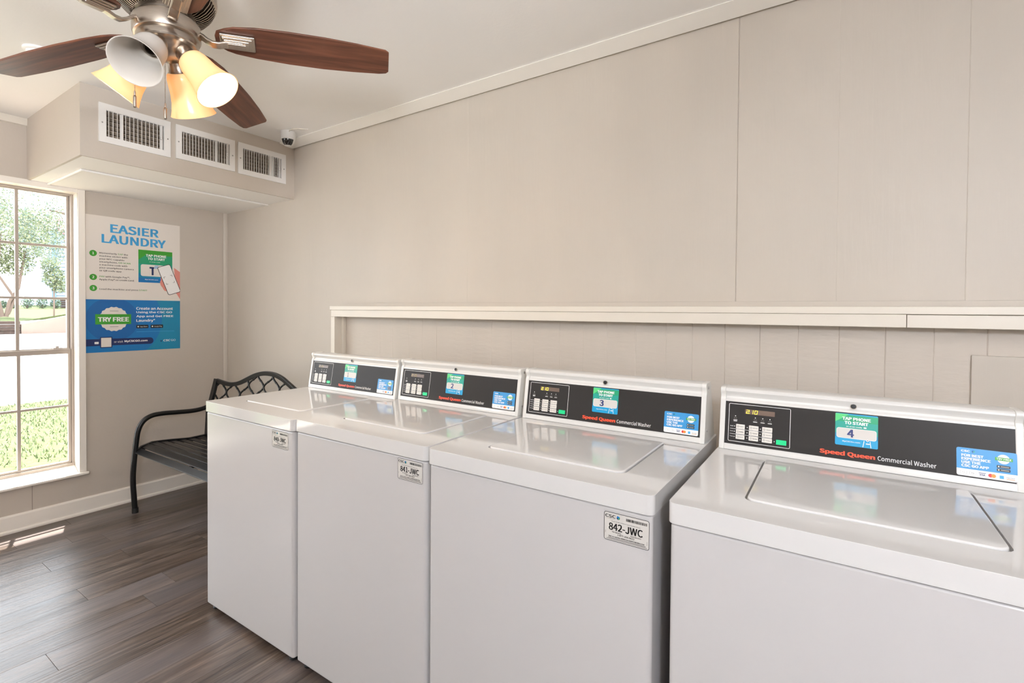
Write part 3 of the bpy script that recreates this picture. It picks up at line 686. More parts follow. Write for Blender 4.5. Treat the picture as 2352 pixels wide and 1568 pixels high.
def washer(num, code, x0, yf, dz, dx, label, lab_x, lab_z):
    T = thing('washing_machine', label, 'washing machine', (x0, yf, 0), 'numbered top-loading washing machines in a row')
    zb, zt = .8646 + dz, .9081 + dz; x1 = WM; dep = .66
    # cabinet
    b = MB(); pl = rr2(.004, .005, x1 - .004, dep, .012, 4)
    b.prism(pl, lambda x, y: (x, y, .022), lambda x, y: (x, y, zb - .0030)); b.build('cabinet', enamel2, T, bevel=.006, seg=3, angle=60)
    b = MB(); b.box((.012, .014, zb - .004), (x1 - .012, dep - .01, zb + .002)); b.build('top_gap_fill', dark, T)  # dark filler paints the shade line of the gap under the worktop
    b = MB(); b.box((.02, .035, .012), (x1 - .02, dep - .02, .0225)); b.build('base_frame', dark, T)
    for fx in (.040, x1 - .040):
        for fy in (.034, dep - .05):
            b = MB(); b.lathe([(0, 0), (.017, 0), (.018, .004), (.012, .008), (.007, .010), (.007, .022), (0, .022)], 16, M_=Matrix.Translation((fx, fy, 0))); b.build('leveling_foot', blackk, T, smooth=True)
    # worktop with lid opening
    hx0, hx1, hy0, hy1 = .130, .546, .103, .447
    outer = rr2(0, 0, x1, dep, .016, 5); hole = rr2(hx0, hy0, hx1, hy1, .022, 4)
    bm = bmesh.new()
    def loop(pts, z): vs = [bm.verts.new((x, y, z)) for x, y in pts]; return vs, [bm.edges.new((vs[i], vs[(i + 1) % len(vs)])) for i in range(len(vs))]
    ov, oe = loop(outer, zt); hv, he = loop(hole, zt); bmesh.ops.triangle_fill(bm, edges=oe + he, use_beauty=True)
    bv = [bm.verts.new((v.co.x, v.co.y, zb)) for v in ov]; fv_ = [bm.verts.new((v.co.x, v.co.y, zt - .012)) for v in hv]
    for i in range(len(ov)): bm.faces.new((ov[i], ov[(i + 1) % len(ov)], bv[(i + 1) % len(ov)], bv[i]))
    for i in range(len(hv)): bm.faces.new((hv[i], hv[(i + 1) % len(hv)], fv_[(i + 1) % len(hv)], fv_[i]))
    bm.faces.new(fv_); bm.faces.new(bv[::-1]); bmesh.ops.recalc_face_normals(bm, faces=bm.faces)
    me = bpy.data.meshes.new('worktop'); bm.to_mesh(me); bm.free(); me.materials.append(enamel)
    for p in me.polygons: p.use_smooth = True
    o = bpy.data.objects.new('worktop', me); COL.objects.link(o); o.parent = T
    bv_ = o.modifiers.new('Bevel', 'BEVEL'); bv_.width = .0065; bv_.segments = 3; bv_.limit_method = 'ANGLE'; bv_.angle_limit = math.radians(50)
    wn = o.modifiers.new('WN', 'WEIGHTED_NORMAL'); wn.weight = 90
    # raised rims at left and right edges
    # lid (corners rounded at the front) with a roll at the front lip
    def lidpts(e):
        a0, a1, c0, c1 = hx0 + .0045 + e, hx1 - .0045 - e, hy0 + .0025 + e, hy1 - .0015 - e; r = .022; p = []
        p += [(a1, c1), (a0, c1)]
        for cx, cy, aa in ((a0 + r, c0 + r, 180), (a1 - r, c0 + r, 270)):
            for i in range(6): t = math.radians(aa + 18 * i); p.append((cx + r * math.cos(t), cy + r * math.sin(t)))
        return p
    b = MB(); P0 = lidpts(0); b.prism(P0, lambda x, y: (x, y, zt - .009), lambda x, y: (x, y, zt + .0035)); b.build('lid', enamel, T, bevel=.0035, seg=3, angle=50)
    # console body: wedge profile (y,z)
    cy = .5025; K = MB(); cz = zt
    prof = [(0, .001), (.0025, .016), (.0028, .0165), (.0218, .1375), (.0232, .1376), (.0240, .142), (.0285, .146), (.0305, .151), (.0285, .157), (.0240, .162), (.0220, .1665), (.0225, .171), (.0255, .175), (.0315, .1775), (.078, .178), (.14, .001)]
    xa, xb = .004, .645
    K.prism(prof, lambda y, z: (xa + .014, cy + y, cz + z), lambda y, z: (xb - .014, cy + y, cz + z)); body = K.build('control_console', railm, T, smooth=True, angle=25)
    capp = [(-.001, 0), (.0205, .140), (.0235, .146), (.0255, .152), (.0225, .160), (.0195, .165), (.0185, .170), (.0215, .1765), (.029, .1795), (.078, .1795), (.142, 0)]
    for a, c in ((xa, xa + .0145), (xb - .0145, xb)):
        K = MB(); K.prism(capp, lambda y, z: (a, cy + y, cz + z), lambda y, z: (c, cy + y, cz + z)); K.build('end_cap', console_m, T, bevel=.002, seg=2, angle=40)
    K = MB(); K.box((xa + .003, cy + .002, cz - .0005), (xb - .003, cy + .13, cz + .003)); K.build('console_gasket', dark, T)
    for zz, yy in ((.163, .045), (.035, .03)):
        K = MB(); K.lathe([(0, .0025), (.004, .002), (.005, 0)], 10, M_=Matrix.Translation((xb, cy + yy, cz + zz)) @ Matrix.Rotation(PI / 2, 4, 'Y')); K.build('side_screw', p_grey, T, smooth=True)
    # fascia
    o_ = Vector((0, cy - .0006, cz)); uy = Vector((0, .03, .18)).normalized(); ux = Vector((1, 0, 0)); lean = uy
    def pl(x, z): return o_ + ux * x + uy * (z / uy.z)
    A = Art(o_, ux, uy, base=.0003); k = 1 / uy.z
    def R(x0_, z0, x1_, z1, m, l): A.rect(x0_, z0 * k, x1_, z1 * k, m, l)
    R(.0185, .0175, .6305, .1370, black, 0)
    A.mb = MB(); A.mats = []
    fa = MB(); n_ = ux.cross(uy)
    q = [pl(.0185, .0175), pl(.6305, .0175), pl(.6305, .1370), pl(.0185, .1370)]
    fa.add([p - n_ * .001 for p in q] + [p + n_ * .0006 for p in q], [(3, 2, 1, 0), (4, 5, 6, 7), (0, 1, 5, 4), (1, 2, 6, 5), (2, 3, 7, 6), (3, 0, 4, 7)]); fas = fa.build('control_panel', black, T, smooth='flat')
    bx0, bx1, bz0, bz1 = .028, .186, .025, .1315
    fs_ = lambda s_: bx0 + s_ * (bx1 - bx0); ft = lambda t: bz1 - t * (bz1 - bz0)
    A = Art(o_, ux, uy, base=.0009)
    A.ring(bx0, bz0 * k, bx1, bz1 * k, .0035, .0012, p_white, 1)
    def bars(s0, s1, t0, t1, m=p_white): A.rect(fs_(s0), ft(t1) * k, fs_(s1), ft(t0) * k, m, 1)
    for s_, first in ((.115, 1), (.445, 0), (.565, 0), (.68, 0)):
        A.circ(fs_(s_), ft(.325) * k, .0014, p_white, 1, 10)
        A.ring(fs_(s_ - .022), ft(.40) * k, fs_(s_ + .022), ft(.365) * k, .001, .0004, p_grey, 1)
        bars(s_ - .033, s_ + .033, .425, .440)
        if first: bars(s_ - .030, s_ + .030, .455, .468)
    for s_ in (.105, .318, .532):
        for t in (.597, .735, .872): A.circ(fs_(s_), ft(t) * k, .0013, p_white, 1, 10)
    A.circ(fs_(.758), ft(.87) * k, .0013, p_white, 1, 10)
    for t in (.667, .803): bars(.03, .72, t - .004, t + .004)
    for t, tx in ((.597, 'Soil'), (.735, 'Cycle'), (.872, 'Temp')): A.text(tx, fs_(.032), ft(t + .012) * k, fs_(.085), ft(t - .014) * k, p_white, 1, .02)
    sq = .247 + dx
    A.text('Speed Queen', sq, .0245 * k, sq + .1195, .0385 * k, p_red, 1, .05)
    A.text('Commercial Washer', sq + .1245, .0270 * k, sq + .238, .0385 * k, p_white, 1, .005)
    A.build('panel_print', fas)
    def slab(x0_, z0, x1_, z1, m, name, th=.0016, parent=fas, bevel=0, base=.0006):
        B = MB(); pts = rr2(x0_, z0 * k, x1_, z1 * k, .0011, 2)
        B.prism(pts, lambda x, y: o_ + ux * x + uy * y + n_ * base, lambda x, y: o_ + ux * x + uy * y + n_ * (base + th), 0); return B.build(name, m, parent, smooth='flat')
    d_ = slab(fs_(.27), ft(.245), fs_(.755), ft(.120), disp_m, 'display_window', .0008)
    A = Art(o_, ux, uy, base=.0016)
    seg7 = {'2': 'abged', '1': 'bc', '0': 'abcdef'}
    def digit(ch, x, z, w, h, m):
        t = w * .15; S7 = {'a': (0, h - t, w, h), 'g': (0, h / 2 - t / 2, w, h / 2 + t / 2), 'd': (0, 0, w, t), 'f': (0, h / 2, t, h), 'b': (w - t, h / 2, w, h), 'e': (0, 0, t, h / 2), 'c': (w - t, 0, w, h / 2)}
        for c in seg7[ch]:
            a, b_, c_, d__ = S7[c]; A.poly([(x + a + .12 * b_, z + b_), (x + c_ + .12 * b_, z + b_), (x + c_ + .12 * d__, z + d__), (x + a + .12 * d__, z + d__)], m, 1)
    dm = digit_m if num in '34' else digit_off
    zz = ft(.232) * k; digit('2', fs_(.29), zz, .0078, .0105, dm); A.circ(fs_(.345), zz + .0008, .0008, dm, 1, 8); digit('1', fs_(.355), zz, .0078, .0105, dm); digit('0', fs_(.425), zz, .0078, .0105, dm)
    dd = A.build('display_digits', fas)
    names = [['LIGHT', 'MEDIUM', 'HEAVY'], ['NORMAL', 'PERM PRESS', 'DELICATES'], ['HOT', 'WARM', 'COLD']]
    for j, (t0, t1) in enumerate(((.535, .655), (.675, .79), (.815, .925))):
        for i, (s0, s1) in enumerate(((.133, .278), (.348, .502), (.562, .722))):
            kk = slab(fs_(s0), ft(t1), fs_(s1), ft(t0), key_m, 'key')
            A = Art(o_, ux, uy, base=.0023); mx_ = (fs_(s0) + fs_(s1)) / 2; mz = (ft(t0) + ft(t1)) / 2 * k
            A.text(names[j][i], mx_ - .0022, mz - .0014, fs_(s1) - .0025, mz + .0014, p_black, 1, .01)
            A.ring(fs_(s0) + .003, mz - .0025, fs_(s0) + .0075, mz + .0025, .001, .0006, p_black, 1); A.build('key_legend', kk)
            MBX = None
    kk = slab(fs_(.787), ft(.932), fs_(.945), ft(.812), key_g, 'start_key')
    tap_sticker(num, pl(.281 + dx, .0535), ux, uy, T)
    app_sticker(pl(.5245 + dx * .6, .0205), ux, uy, T)
    # lock cylinder in the rail
    K = MB(); K.lathe([(0, .004), (.0056, .0035), (.0063, .001), (.0063, -.004)], 20, M_=Matrix.Translation((.320 + dx, cy + .0285, cz + .1535)) @ Matrix.Rotation(PI / 2 - .15, 4, 'X')); lc = K.build('lock_cylinder', blackk, T, smooth=True)
    K = MB(); K.lathe([(.0063, .0026), (.0074, .0026), (.0078, -.003)], 20, M_=Matrix.Translation((.320 + dx, cy + .0285, cz + .1535)) @ Matrix.Rotation(PI / 2 - .15, 4, 'X')); K.build('lock_collar', nickel, lc, smooth=True)
    if code: id_label(code, Vector((lab_x, .005, lab_z)), ux, Vector((0, 0, 1)), T)
    return T
washer('1', '840-JWC', 1.6958, -.946, 0, -.003, 'white top-load washer marked 1, leftmost in the row beside the bench', .513, .7895)
washer('2', '841-JWC', 2.3494, -.9399, .0033, -.002, 'white top-load washer marked 2 with service label 841-JWC', .529, .7955)
washer('3', '842-JWC', 3.0271, -.9649, .0097, -.003, 'white top-load washer marked 3 with service label 842-JWC', .538, .7975)
washer('4', None, 3.7080, -.9649, .0056, .008, 'white top-load washer marked 4, largest in view and nearest the camera', 0, 0)

# ------------------------------------------------------------------ bench
BN = thing('metal_bench', 'black metal garden bench with trellis back in the corner', 'bench', (.25, -.45, 0))
bx0, bx1 = 0, 1.30; bl = lambda y: y + .45
def arm(x):
    # smooth curve through points
    pts = [(-.700, .004), (-.706, .10), (-.711, .22), (-.704, .34), (-.692, .46), (-.680, .53), (-.652, .582), (-.605, .608), (-.54, .612), (-.46, .606), (-.36, .600), (-.29, .606), (-.245, .622)]
    b = MB(); b.tube(catmull([(x, bl(y), z) for y, z in pts]), .0155, 14); return b
for x in (bx0, bx1):
    arm(x).build('armrest_leg', blackm, BN, smooth=True, angle=60)
    b = MB(); b.lathe([(0, 0), (.018, 0), (.018, .03), (.0158, .032)], 14, M_=Matrix.Translation((x, bl(-.700), 0))); b.build('foot_cap', blackk, BN, smooth=True)
    b = MB(); b.strip([(x, bl(-.10), 0.0), (x, bl(-.17), .12), (x, bl(-.235), .25), (x, bl(-.265), .40), (x, bl(-.255), .58), (x, bl(-.20), .805)], .042, .020, (1, 0, 0)); b.build('back_post', blackm, BN, bevel=.002)
    b = MB(); b.strip([(x, bl(-.69), .385), (x, bl(-.66), .408), (x, bl(-.60), .424), (x, bl(-.50), .416), (x, bl(-.38), .402), (x, bl(-.27), .405)], .022, .030, (1, 0, 0)); b.build('seat_rail', blackm, BN, bevel=.002)
seat = [(-.686, .396, .55), (-.645, .420, .38), (-.598, .429, .03), (-.545, .425, -.1), (-.488, .418, -.12), (-.430, .412, -.1), (-.372, .408, -.05), (-.315, .408, .05)]
for y, z, tl in seat:
    b = MB(); w_ = .021; c, s_ = math.cos(tl), math.sin(tl); pts = [(-w_, -.003), (w_, -.003), (w_, .003), (-w_, .003)]
    b.prism([(y + p * c - q * s_, z + p * s_ + q * c) for p, q in pts], lambda yy, zz: (bx0 + .008, bl(yy), zz), lambda yy, zz: (bx1 - .008, bl(yy), zz)); b.build('seat_slat', blackm, BN, bevel=.0012)
b = MB(); b.box((.64, bl(-.66), .395), (.665, bl(-.28), .404)); b.build('seat_brace', blackm, BN)
def arch(x):
    t = (x - .65) / .65; t = abs(t)
    pts = [(0, .900), (.12, .895), (.25, .876), (.38, .845), (.52, .812), (.66, .795), (.80, .793), (1.0, .803)]
    for i in range(len(pts) - 1):
        if t <= pts[i + 1][0]:
            a, c = pts[i], pts[i + 1]; p0 = pts[i - 1] if i else (-c[0], c[1]); p3 = pts[i + 2] if i + 2 < len(pts) else (1.2, .815)
            k = (t - a[0]) / (c[0] - a[0]); m0 = (c[1] - p0[1]) / (c[0] - p0[0]) * (c[0] - a[0]); m1 = (p3[1] - a[1]) / (p3[0] - a[0]) * (c[0] - a[0])
            return (2 * k ** 3 - 3 * k * k + 1) * a[1] + (k ** 3 - 2 * k * k + k) * m0 + (3 * k * k - 2 * k ** 3) * c[1] + (k ** 3 - k * k) * m1
    return .803
byz = lambda z: bl(-.265 + (z - .40) * (.065 / .40))
b = MB(); b.strip([(x_ * .65 / 30, byz(arch(x_ * .65 / 30)), arch(x_ * .65 / 30) - .010) for x_ in range(0, 61)], .020, .028, (0, 1, .1)); b.build('top_rail', blackm, BN, bevel=.003)
b = MB(); b.box((0, byz(.47) - .010, .455), (1.30, byz(.47) + .010, .485)); b.build('lower_back_rail', blackm, BN, bevel=.002)
lat = MB()
for k in range(-1, 14):
    run = []; cx_ = .115 + .09 * k
    for j in range(0, 90):
        z = .484 + j * .005; x = cx_ + (1 if k % 2 == 0 else -1) * .0435 * math.cos(2 * PI * (z - .725) / .15)
        ok = .012 < x < 1.288 and z < arch(min(max(x, 0), 1.3)) - .010
        if ok: run.append((x, byz(z), z))
        if (not ok or j == 89) and run:
            if len(run) > 2: lat.tube(run, .0060, 8)
            run = []
    for q in range(8):   # small cast knuckles half way along each strand
        z = .5375 + .075 * q - .0375 * 0; x = cx_
        if z < arch(min(max(x, 0), 1.3)) - .02 and .02 < x < 1.28: lat.lathe([(.001, -.008), (.0072, -.004), (.0072, .004), (.001, .008)], 6, M_=Matrix.Translation((x, byz(z), z)))
lat.build('trellis_back', blackm, BN, smooth=True, angle=50)

# ------------------------------------------------------------------ dome camera, cable, ceiling disc
CX, CY = 1.118, -.190
DC = thing('security_camera', 'small white dome camera on the ceiling above the vents', 'security camera', (CX, CY, H - .0002))
b = MB(); b.lathe([(0, 0), (.043, 0), (.044, -.006), (.044, -.046), (.041, -.052), (.034, -.055)], 36); b.build('housing', mat('camera_white', '#d8d5d0', .35), DC, smooth=True)
b = MB(); b.lathe([(.041, -.050), (.039, -.060), (.033, -.074), (.022, -.086), (.010, -.091), (0, -.092)], 36); b.build('dome_shroud', mat('camera_white', '#d8d5d0', .35), DC, smooth=True)
b = MB(); Mr = Matrix.Rotation(math.radians(-40), 4, 'Z'); b.lathe([(.0415, -.052), (.0398, -.060), (.0338, -.0745), (.0235, -.0862)], 18, a0=-.95, a1=.95, M_=Mr); b.build('dark_lens_window', mat('smoked_dome', '#17130f', .08, spec=.8), DC, smooth=True)
b = MB(); cpts = [(1.145, -.205, H - .010), (1.17, -.212, H - .006), (1.20, -.212, H - .004), (1.235, -.197, H - .004), (1.252, -.178, H - .004), (1.262, -.160, H - .002)]; b.tube(cpts, .0028, 8)
tag(b.build('camera_cable', trimp, smooth=True, angle=60), 'thin painted cable from the dome camera to a ceiling hole', 'cable')
b = MB(); b.lathe([(0, 0), (.0065, 0), (.0065, -.0012), (.0035, -.0015), (.003, .0)], 14, M_=Matrix.Translation((1.266, -.156, H - .0001))); tag(b.build('cable_grommet', ceilp, smooth=True), 'tiny round grommet in the ceiling where the cable ends', 'grommet')
SD = thing('smoke_detector', 'round white ceiling disc partly hidden behind the left fan blade', 'smoke detector', (1.116, -1.339, H - .0002))
b = MB(); b.lathe([(0, 0), (.056, 0), (.056, -.008), (.050, -.012), (.046, -.012)], 36); b.build('base_ring', ceilp, SD, smooth=True)
b = MB(); b.lathe([(.046, -.010), (.044, -.020), (.036, -.026), (0, -.028)], 36); b.build('cover', ceilp, SD, smooth=True)

# unseen globe lamps added behind the viewer as room fill
for gi, (lx, ly, lb) in enumerate(((4.9, -2.85, 'added white fill globe, unseen behind the viewer near the door'), (.95, -2.95, 'added white fill globe, unseen behind the viewer nearer the window wall'))):
    CL = thing('added_fill_lamp', lb, 'added fill light', (lx, ly, H), 'unseen fill globes hung from the ceiling')
    b = MB(); b.lathe([(0, 0), (.07, 0), (.07, -.02), (.03, -.03), (.03, -.46), (0, -.46)], 24); b.build('fill_base', nickel, CL, smooth=True)
    b = MB(); b.lathe([(.12 * math.sin(PI * i / 14), -.57 + .12 * math.cos(PI * i / 14)) for i in range(15)], 24); b.build('fill_globe', mat('fill_globe_%d' % gi, '#ffffff', .4, emit='#e8f0ff', es=FILL_GLOBE[gi]), CL, smooth=True)

# ------------------------------------------------------------------ ceiling fan
hub = Vector((2.2851, -1.3203, 2.1466)); A0 = 1.005
def frame(tx, ty):
    n = Vector((tx, ty, 1)).normalized(); e1 = Vector((0, 1, 0)).cross(n).normalized(); e2 = n.cross(e1); m = Matrix.Identity(4)
    for i in range(3): m[i][0] = e1[i]; m[i][1] = e2[i]; m[i][2] = n[i]; m[i][3] = hub[i]
    return m
FM = frame(-.1067, -.0138)
FN = thing('ceiling_fan', 'brushed nickel ceiling fan with walnut blades and glass shades', 'ceiling fan', M_=FM)
b = MB(); b.lathe([(.0, .262), (.075, .258), (.082, .245), (.082, .232), (.10, .226), (.125, .212), (.136, .195), (.139, .17), (.139, .115), (.136, .106), (.130, .102)], 48); b.build('motor_housing', nickel, FN, smooth=True)
b = MB(); b.lathe([(.070, .030), (.072, .046), (.078, .052), (.120, .094), (.128, .100)], 48); b.lathe([(0, .03), (.07, .03)], 48); b.build('vent_cone', nickel2, FN, smooth=True)
b = MB()
for i in range(64):
    a = 2 * PI * i / 64; c, s_ = math.cos(a), math.sin(a); P_ = lambda r, h, o_: (r * c - o_ * s_, r * s_ + o_ * c, h)
    for o_ in (0,):
        pts = [(.080, .048), (.090, .0515), (.110, .066), (.126, .086), (.133, .102), (.126, .100), (.118, .090), (.100, .070), (.080, .054)]
        b.prism(pts, lambda r, h: P_(r, h, -.0013), lambda r, h: P_(r, h, .0013))
b.build('vent_ribs', nickel, FN, smooth='flat')
b = MB(); b.lathe([(.060, .036), (.080, .034), (.086, .030), (.088, .026), (.088, -.012), (.085, -.018), (.078, -.020)], 48); b.build('blade_ring', nickel, FN, smooth=True)
b = MB(); b.lathe([(.078, -.018), (.080, -.022), (.080, -.041), (.077, -.045), (.068, -.046), (.062, -.049), (.055, -.058), (.045, -.069), (.031, -.078), (.015, -.082), (0, -.083)], 48); b.build('switch_housing', nickel, FN, smooth=True)
blade_out = []
R0, R1 = .135, .66
top = [(.126, .012), (.132, .032), (.155, .048), (.18, .057), (.24, .066), (.34, .073), (.45, .074), (.55, .069), (.64, .061), (.664, .055), (.672, .045)]
bot = [(.660, -.045), (.648, -.053), (.55, -.062), (.45, -.067), (.34, -.067), (.24, -.062), (.18, -.052), (.155, -.042), (.132, -.028), (.126, -.010)]
for k in range(5):
    Rz = Matrix.Rotation(A0 + k * 2 * PI / 5, 4, 'Z'); Rp = Rz @ Matrix.Rotation(math.radians(-12), 4, 'X')
    b = MB(); pts = top + bot
    b.prism(pts, lambda x, y: (x, y, .006), lambda x, y: (x, y, .0125)); ob = b.build('fan_blade', walnut, FN, bevel=.0018, seg=2); ob.matrix_local = Rp
    # iron: arm + stepped plate
    b = MB()
    b.strip([(.083, 0, .008), (.094, 0, .002), (.106, 0, -.010), (.120, 0, -.018), (.136, 0, -.018), (.155, 0, -.012), (.175, 0, -.010), (.205, 0, -.010)], .026, .009, (0, 1, 0))
    ir = b.build('blade_iron', nickel, FN, bevel=.003, seg=2); ir.matrix_local = Rp
    for i, (a, c, w_, z0_, z1_) in enumerate(((.140, .238, .030, -.002, .006), (.145, .231, .024, -.007, -.001), (.150, .222, .017, -.011, -.006))):
        b = MB(); b.box((a, -w_, z0_), (c, w_, z1_)); b.build('iron_plate', nickel, ir, bevel=.002, seg=2)
    b = MB(); b.box((.16, -.010, -.0165), (.212, .010, -.010)); b.build('iron_boss', nickel, ir, bevel=.0015)
# light kit: frame with its own lean
KM = frame(-.1067 + .006, -.0138 + .0567); KL = FM.inverted() @ KM
az0 = .6754
for k in range(4):
    a = az0 + k * PI / 2; lit = k != 3
    top_ = Vector((.052 * math.cos(a), .052 * math.sin(a), -.066)); rim = Vector((.145 * math.cos(a), .145 * math.sin(a), -.181)); ax = (rim - top_).normalized(); Ls = (rim - top_).length
    q = ax.to_track_quat('Z', 'Y').to_matrix().to_4x4(); SM = KL @ Matrix.Translation(top_) @ q
    b = MB(); b.lathe([(0, -.034), (.012, -.033), (.021, -.027), (.0255, -.016), (.0265, -.002), (.028, .010), (.031, .020), (.0335, .023), (.0335, .028), (.030, .029)], 28)
    cu = b.build('lamp_cup', nickel, FN, smooth=True); cu.matrix_local = SM
    prof = [(.020, .018), (.031, .021), (.0385, .028), (.0425, .042), (.0445, .062), (.0465, .085), (.051, .108), (.058, .130), (.0655, Ls), (.0665, Ls + .001), (.0650, Ls + .0015), (.0632, Ls), (.0560, .130), (.049, .108), (.0445, .085), (.0425, .062), (.0405, .044), (.0365, .031), (.029, .0245), (.020, .021)]
    b = MB(); b.lathe(prof, 40); sh = b.build('glass_shade', shade_lit if lit else shade_off, FN, smooth=True, angle=80); sh.matrix_local = SM
    sh['label'] = 'glowing warm frosted glass shade' if lit else 'unlit white frosted glass shade'
    b = MB()
    if lit: b.lathe([(0, .020), (.013, .022), (.014, .044), (.012, .046)], 16); b.lathe([(.012, .044), (.020, .056), (.026, .072), (.025, .088), (.017, .100), (0, .105)], 20)
    else: b.lathe([(.018, .022), (.0185, .046), (.0155, .048), (.014, .046), (.0135, .026), (0, .025)], 24)
    bo = b.build('bulb' if lit else 'empty_socket', bulb_on if lit else nickel2, FN, smooth=True); bo.matrix_local = SM
    if lit:
        d = bpy.data.lights.new('bulb_light', 'POINT'); lo = bpy.data.objects.new('bulb_light', d); COL.objects.link(lo); lo.parent = FN
        d.energy = 3.6; d.color = (1, .86, .68); d.shadow_soft_size = .028; lo.matrix_local = SM @ Matrix.Translation((0, 0, .118))
# pull chains hang straight down
CH1 = Vector((2.310, -1.413, 1.885))
for cx_, cy_, z1, z2, nm in ((*tuple(CH1)[:2], 2.06, CH1[2], 'a'), (2.309, -1.336, 2.07, 1.877, 'b')):
    b = MB(); z = z1
    while z > z2 + .045:
        b.add([(cx_ + .0016, cy_, z), (cx_, cy_ + .0016, z), (cx_ - .0016, cy_, z), (cx_, cy_ - .0016, z), (cx_, cy_, z + .0018), (cx_, cy_, z - .0018)], [(0, 1, 4), (1, 2, 4), (2, 3, 4), (3, 0, 4), (1, 0, 5), (2, 1, 5), (3, 2, 5), (0, 3, 5)]); z -= .0042
    ch = b.build('pull_chain', nickel, FN, smooth='flat'); ch.matrix_parent_inverse = FM.inverted()
    b = MB(); b.lathe([(0, .048), (.0022, .047), (.0028, .040), (.0022, .036), (.0042, .033), (.0046, .028), (.0046, .002), (.003, 0), (0, 0)], 14, M_=Matrix.Translation((cx_, cy_, z2))); fo = b.build('chain_fob', nickel, ch, smooth=True)

# ------------------------------------------------------------------ outdoors
grass_m = mat('grass_green', '#555f3d', .9, spec=.1, noise=(14, .45, I3), bump=(60, .8, I3))
pave_m = mat('parking_concrete', '#908e8c', .85, spec=.1, noise=(.8, .12, I3))
curb_m = mat('tan_concrete', '#84746a', .85, spec=.1, noise=(2, .12, I3))
timber_m = mat('weathered_timber', '#4f423c', .85, spec=.1, noise=(4, .5, (1, 1, 9)))
siding_m = mat('pale_blue_siding', '#8795a5', .7, spec=.2)
bluetrim = mat('blue_corner_trim', '#5a7596', .6)
roofm = mat('roof_shingle', '#c9c4c0', .9)
bark_m = mat('tree_bark', '#6b5a50', .9)
leafm = mat('leaf_green', '#5b684d', .7, spec=.2); leaf2 = mat('leaf_yellow_green', '#7c8163', .7, spec=.2); leaf3 = mat('leaf_blue_green', '#64736c', .7, spec=.2); pinkl = mat('pink_blossom', '#a8787a', .7)
b = MB(); b.box((-.145, YF - 2, -.35), (-.12, 6, -.02)); struct(b.build('wall_footing', curb_m), 'concrete footing outside under the window wall', 'footing')
b = MB(); b.add([(-2.1, -9, -.15), (-2.1, 12, -.15), (-6.35, 12, -.15), (-6.35, -9, -.15)], [(0, 1, 2, 3)]); struct(b.build('ground_lawn', grass_m, smooth='flat'), 'sunlit lawn just outside the window', 'lawn')
b = MB(); b.box((-.14, -9, -.20), (-2.1, 12, -.145)); struct(b.build('ground_bounce_walkway', mat('bounce_walkway_tan', '#95887a', .85, spec=.1, noise=(2, .1, I3))), 'unseen tan walkway added outside to bounce warm light indoors', 'walkway')  # unseen strip added to bounce warm light up to the soffit
# grass blades near the window
random.seed(21); b = MB()
for i in range(5200):
    t = random.random(); x = -2.13 - 4.15 * t ** .8; fr = -x / 4; yc_ = -1.05 + (-x) * .17; y = yc_ + random.uniform(-.9, .9) * (1 + fr * .4)
    h = random.uniform(.02, .055); a = random.random() * PI; w_ = random.uniform(.004, .009); dx_, dy_ = w_ * math.cos(a), w_ * math.sin(a); lx, ly = random.uniform(-.025, .025), random.uniform(-.025, .025)
    b.add([(x - dx_, y - dy_, -.15), (x + dx_, y + dy_, -.15), (x + lx, y + ly, -.15 + h)], [(0, 1, 2)], random.choice((0, 0, 1)))
tag(b.build('grass', [mat('grass_blade', '#596441', .7), mat('grass_blade_dry', '#858a60', .7)], smooth='flat'), 'short sunlit grass blades on the lawn outside', 'grass', kind='stuff')
zr = lambda x: -.16 + max(0, (-x - 6.35)) * (.56 / 13.65)
b = MB(); b.add([(-6.35, -14, -.17), (-6.35, 25, -.17), (-20.4, 25, .40), (-20.4, -14, .40)], [(0, 1, 2, 3)]); struct(b.build('ground_parking', pave_m, smooth='flat'), 'bright concrete parking lot beyond the lawn', 'parking lot')
b = MB(); b.add([(-19.6, 3.0, .385), (-15.2, 2.9, .205), (-15.2, 3.02, .205), (-19.6, 3.14, .385)], [(0, 1, 2, 3)]); tag(b.build('parking_line', p_white, smooth='flat'), 'white painted line on the parking lot', 'line')
# retaining walls
for i in range(4):
    b = MB(); b.box((-20.35, -8, .38 + i * .115), (-20.0 - .02 * (i % 2), 2.98, .38 + i * .115 + .105)); 
    if i == 0: TW = thing('timber_retaining_wall', 'low dark timber retaining wall seen through the left panes', 'retaining wall', (0, 0, 0))
    b.build('timber', timber_m, TW, bevel=.01)
b = MB(); b.add([(-20.0, 3.0, .30), (-20.0, 9, .30), (-20.0, 9, 2.05), (-20.0, 3.0, .72), (-20.35, 3.0, .30), (-20.35, 9, .30), (-20.35, 9, 2.05), (-20.35, 3.0, .72)], [(0, 1, 2, 3), (5, 4, 7, 6), (3, 2, 6, 7), (0, 3, 7, 4), (1, 5, 6, 2)])
for v in b.v:
    if v.z > 1: v.z = .72 + 6 * .235
tag(b.build('concrete_retaining_wall', curb_m, smooth='flat'), 'tan sloping concrete retaining wall across the parking lot', 'retaining wall')
b = MB(); b.add([(-20.3, -10, .82), (-20.3, 3.0, .82), (-20.3, 9, 2.0), (-20.3, 14, 2.0), (-34, 20, 1.46), (-34, -10, 1.44), (-20.3, 3.0, .71)], [(0, 1, 4, 5), (1, 2, 3, 4)]); struct(b.build('ground_bank', grass_m, smooth='flat'), 'grassy bank above the retaining walls', 'lawn')
